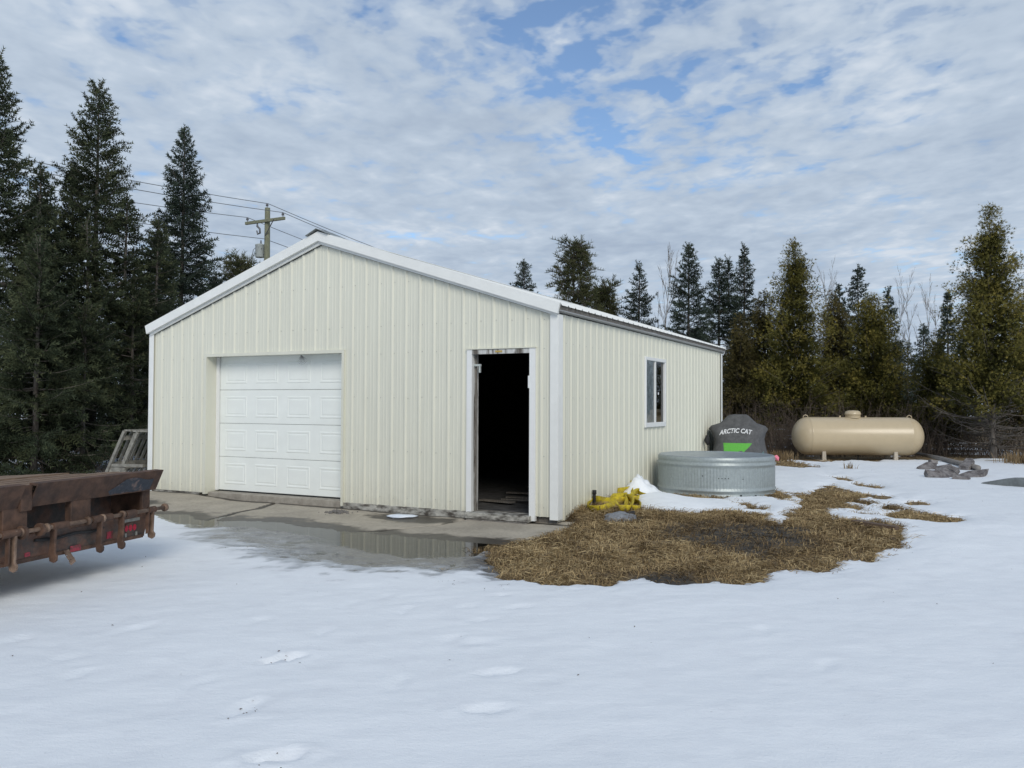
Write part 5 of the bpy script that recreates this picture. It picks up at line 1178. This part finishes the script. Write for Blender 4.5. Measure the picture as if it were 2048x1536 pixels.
sp(300, 470, 26.0, 1.6, 108, 'dim spruce deep behind the left stand', 'spruce_blue', GL, z0=.5, dens=.45, gap=.32, needle=.11, wid=.03)
sp(100, 420, 25.0, 1.7, 109, 'dim broad spruce behind the tallest spruce', 'spruce_blue', GL, z0=.5, dens=.45, gap=.32, needle=.11, wid=.03)
sp(-60, 380, 23.0, 1.7, 110, 'dim spruce behind the spruce at the left edge', 'spruce_blue', GL, z0=.5, dens=.45, gap=.32, needle=.11, wid=.03)
x = ptY(472, 29); plant('pine_tree', 'small loose pine top left of the utility pole', 'pine', mk(pine_mesh(120, HT(512, 29), .60, 2.2), 'pine'), 'pine', x, 29, group=GL)
sp(598, 482, 44, 1.0, 121, 'tiny far spruce tip beside the utility pole', 'spruce_far', None, z0=1, dens=.5, gap=.4, needle=.09, wid=.02)
# --- behind and right of the garage
GR = 'trees behind the garage'
sp(1042, 518, 30, 1.35, 201, 'open young spruce peeking over the right roof slope', group=GR, fol='spruce_far', z0=1.5, dens=.7, gap=.30)
x = ptY(1147, 27.5); plant('pine_tree', 'broad flat topped pine above the right end of the roof', 'pine', mk(pine_mesh(202, HT(492, 27.5), .62, 1.6), 'pine'), 'pine', x, 27.5, group=GR)
x = ptY(1208, 28.5); plant('pine_tree', 'small thin pine right of the flat topped pine', 'pine', mk(pine_mesh(203, HT(572, 28.5), .30, 1.6), 'pine'), 'pine', x, 28.5, group=GR)
sp(1276, 532, 27.5, 1.15, 204, 'single dark spruce standing over the middle of the eave', 'spruce_blue', GR, z0=.8, dens=.85, gap=.26)
x = ptY(1330, 30); plant('bare_tree', 'thin grey leafless tree between two spruces', 'bare tree', mk(bare_mesh(205, HT(530, 30)), 'pine', 'palewig'), None, x, 30, group=GR)
sp(1376, 496, 25.5, 1.4, 206, 'large spruce with star shaped shoots near the rear corner', 'spruce_blue', GR, z0=.5, dens=.9, gap=.25)
sp(1436, 527, 26.5, 1.3, 207, 'spruce with a forked top right of the rear corner', 'spruce_blue', GR, z0=.5, dens=.85, gap=.25, leaders=((.1, 4.3, .35, 1.6, .3),))
sp(1489, 498, 27.5, 1.0, 208, 'slim spruce with a long bare leader', 'spruce_blue', GR, z0=.5, dens=.9, gap=.25)
def ce(px, py, Y, Rr, seed, label, fol='cedar', n=6000, **kw):
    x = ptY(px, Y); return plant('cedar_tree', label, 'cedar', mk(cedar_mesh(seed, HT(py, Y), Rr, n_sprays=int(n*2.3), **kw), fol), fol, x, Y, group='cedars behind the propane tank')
ce(1590, 486, 23.4, 1.75, 301, 'tall olive cedar behind the left end of the propane tank', n=11000, low_bare=1.15, bare_limbs=22)
ce(1530, 590, 24.6, 1.25, 302, 'smaller cedar tucked left of the tall olive cedar', 'cedar_brown', 6000, low_bare=.9, bare_limbs=8)
ce(1672, 590, 24.4, 1.3, 303, 'bronze cedar between the tall olive cedar and the yellowish one', 'cedar_brown', 6000, low_bare=.8)
ce(1745, 598, 23.2, 1.65, 304, 'yellowish green cedar behind the dome of the propane tank', n=9500, low_bare=.7, bare_limbs=8)
ce(1983, 418, 20.4, 1.7, 305, 'tall thin topped cedar with bare lower trunk at the right', n=10500, low_bare=1.55, bare_limbs=46, z0=.9)
ce(2075, 560, 21.5, 1.5, 306, 'cedar cut off by the right edge of the picture', 'cedar_brown', 6500, low_bare=.9)
ce(1875, 690, 22.5, 1.15, 307, 'low ochre cedar left of the tall thin topped cedar', 'cedar', 5500, low_bare=.7, bare_limbs=8)
ce(1480, 640, 24.2, 1.15, 308, 'low dark cedar right beside the rear corner of the garage', 'cedar_brown', 5000, low_bare=.6)
sp(1719, 537, 33, 1.3, 210, 'dark pointed spruce rising behind the cedars', 'spruce_far', GR, z0=.8, dens=.5, gap=.30, needle=.10, wid=.026)
sp(1683, 580, 32, 1.0, 211, 'spruce shoulder left of the dark pointed spruce', 'spruce_far', GR, z0=.8, dens=.5, gap=.30, needle=.10, wid=.026)
sp(1777, 582, 31, .9, 212, 'narrow spruce right of the yellowish cedar', 'spruce_far', GR, z0=.8, dens=.5, gap=.30, needle=.10, wid=.026)
sp(1896, 584, 45, 1.1, 213, 'narrow dense far spruce left of the tall right cedar', 'spruce_far', GR, z0=.8, dens=.5, gap=.32, needle=.13, wid=.035)
sp(1845, 655, 34, 1.0, 214, 'short far spruce below the bare birches', 'spruce_far', GR, z0=.5, dens=.5, gap=.32, needle=.10, wid=.026)
sp(1815, 690, 28, 1.0, 215, 'short grey green spruce behind the right end of the propane tank', 'spruce_far', GR, z0=.3, dens=.75, gap=.27, needle=.06, wid=.013)
bm_ = [mk(bare_mesh(220+i, 7.5), 'pine', 'palewig') for i in range(3)]
for i, (px_, py_, Y, lab) in enumerate(((1800,615,46,'leftmost bare birch beyond the cedars'), (1826,600,48,'second bare birch from the left beyond the cedars'), (1850,612,45,'third bare birch from the left beyond the cedars'), (1874,622,47,'rightmost bare birch beyond the cedars'), (1640,598,40,'bare sapling between the tall olive cedar and the bronze cedar'), (1662,608,42,'bare sapling showing above the bronze cedar'))):
    plant('bare_birch', lab, 'birch', bm_[i % 3], None, ptY(px_, Y), Y, i*1.1, HT(py_, Y)/7.6, 'bare birches beyond the cedars')
# --- far woods as one mass
def far_woods():
    r_ = np.random.default_rng(77); Vs, Fs, Ts, off = [], [], [], 0; vars_ = []
    for i in range(3): (V_, F, tn), (tv, tf) = spruce_mesh(500+i, 6.5, 1.25, z0=.1, dens=.15, gap=.75, needle=.28, wid=.085); vars_.append((V_, F, tn))
    for k in range(60):
        px_ = r_.uniform(-250, 2350); Y = r_.uniform(30, 62); x = ptY(px_, Y)
        top = 690 if px_ > 1000 else 600
        h = min(8.0, HT(top+r_.uniform(-25, 60), Y)); V_, F, tn = vars_[k % 3]; s = h/6.5; a = r_.uniform(0, 6.28); c_, s_ = math.cos(a), math.sin(a)
        Vs.append(np.stack([(V_[:, 0]*c_-V_[:, 1]*s_)*s*1.15+x, (V_[:, 0]*s_+V_[:, 1]*c_)*s*1.15+Y, V_[:, 2]*s-.1], 1)); Fs.append(F+off); Ts.append(tn); off += len(V_)
    tag(link('far_woods', mesh_np('far_woods', np.concatenate(Vs), np.concatenate(Fs), M['spruce_far'], False, {'tint': np.concatenate(Ts)})), 'dark mass of far evergreen woods behind the nearer trees', 'woods', kind='stuff')
far_woods()
# --- leafless brush under the trees
def brush():
    r_ = np.random.default_rng(55); TA, TB, Ra, Rb = [], [], [], []
    zones = [(6.4, 21.6, 1.1, .9, 330, 1.3), (10.2, 21.8, 1.6, 1.0, 380, 1.3), (8.6, 22.6, 2.0, .8, 260, 1.2), (13, 22, 1.5, 1.2, 160, 1.2), (11.8, 22.8, 1.6, .8, 330, 1.3), (-8.2, 17.6, 1.6, 1.3, 200, .9), (-11, 16.5, 1.4, 1.2, 120, .8), (7, 25.5, 6, 1.5, 420, 1.6), (-12, 25, 5, 2, 320, 1.6)]
    for (cx, cy, rx, ry, n, h) in zones:
        for k in range(n):
            p = np.array([cx+r_.normal(0, rx), cy+r_.normal(0, ry), -.05])
            if p[0] > 3: p[1] = max(p[1], 21.0+abs(r_.normal(0, .3))); d = np.array([r_.normal(0, .25), r_.normal(0, .25), 1.]); H = h*r_.uniform(.4, 1.25); r = r_.uniform(.004, .010)
            for j in range(3):
                d = d+r_.normal(0, .14, 3); d[2] = abs(d[2]); d /= np.linalg.norm(d); e = p+d*H/3; TA.append(p); TB.append(e); Ra.append(r*(1-.25*j)); Rb.append(r*(1-.25*(j+1)))
                for q in range(2):
                    s = p+(e-p)*r_.uniform(); g_ = d*.6+r_.normal(0, .5, 3); TA.append(s); TB.append(s+g_*H*.25); Ra.append(r*.5); Rb.append(.002)
                p = e
    tv, tf = tubes((np.array(TA), np.array(TB), np.array(Ra), np.array(Rb)), 3); tag(link('leafless_brush', mesh_np('leafless_brush', tv, tf, M['twig'], True)), 'tangle of leafless brown brush under the trees', 'brush', kind='stuff')
brush()
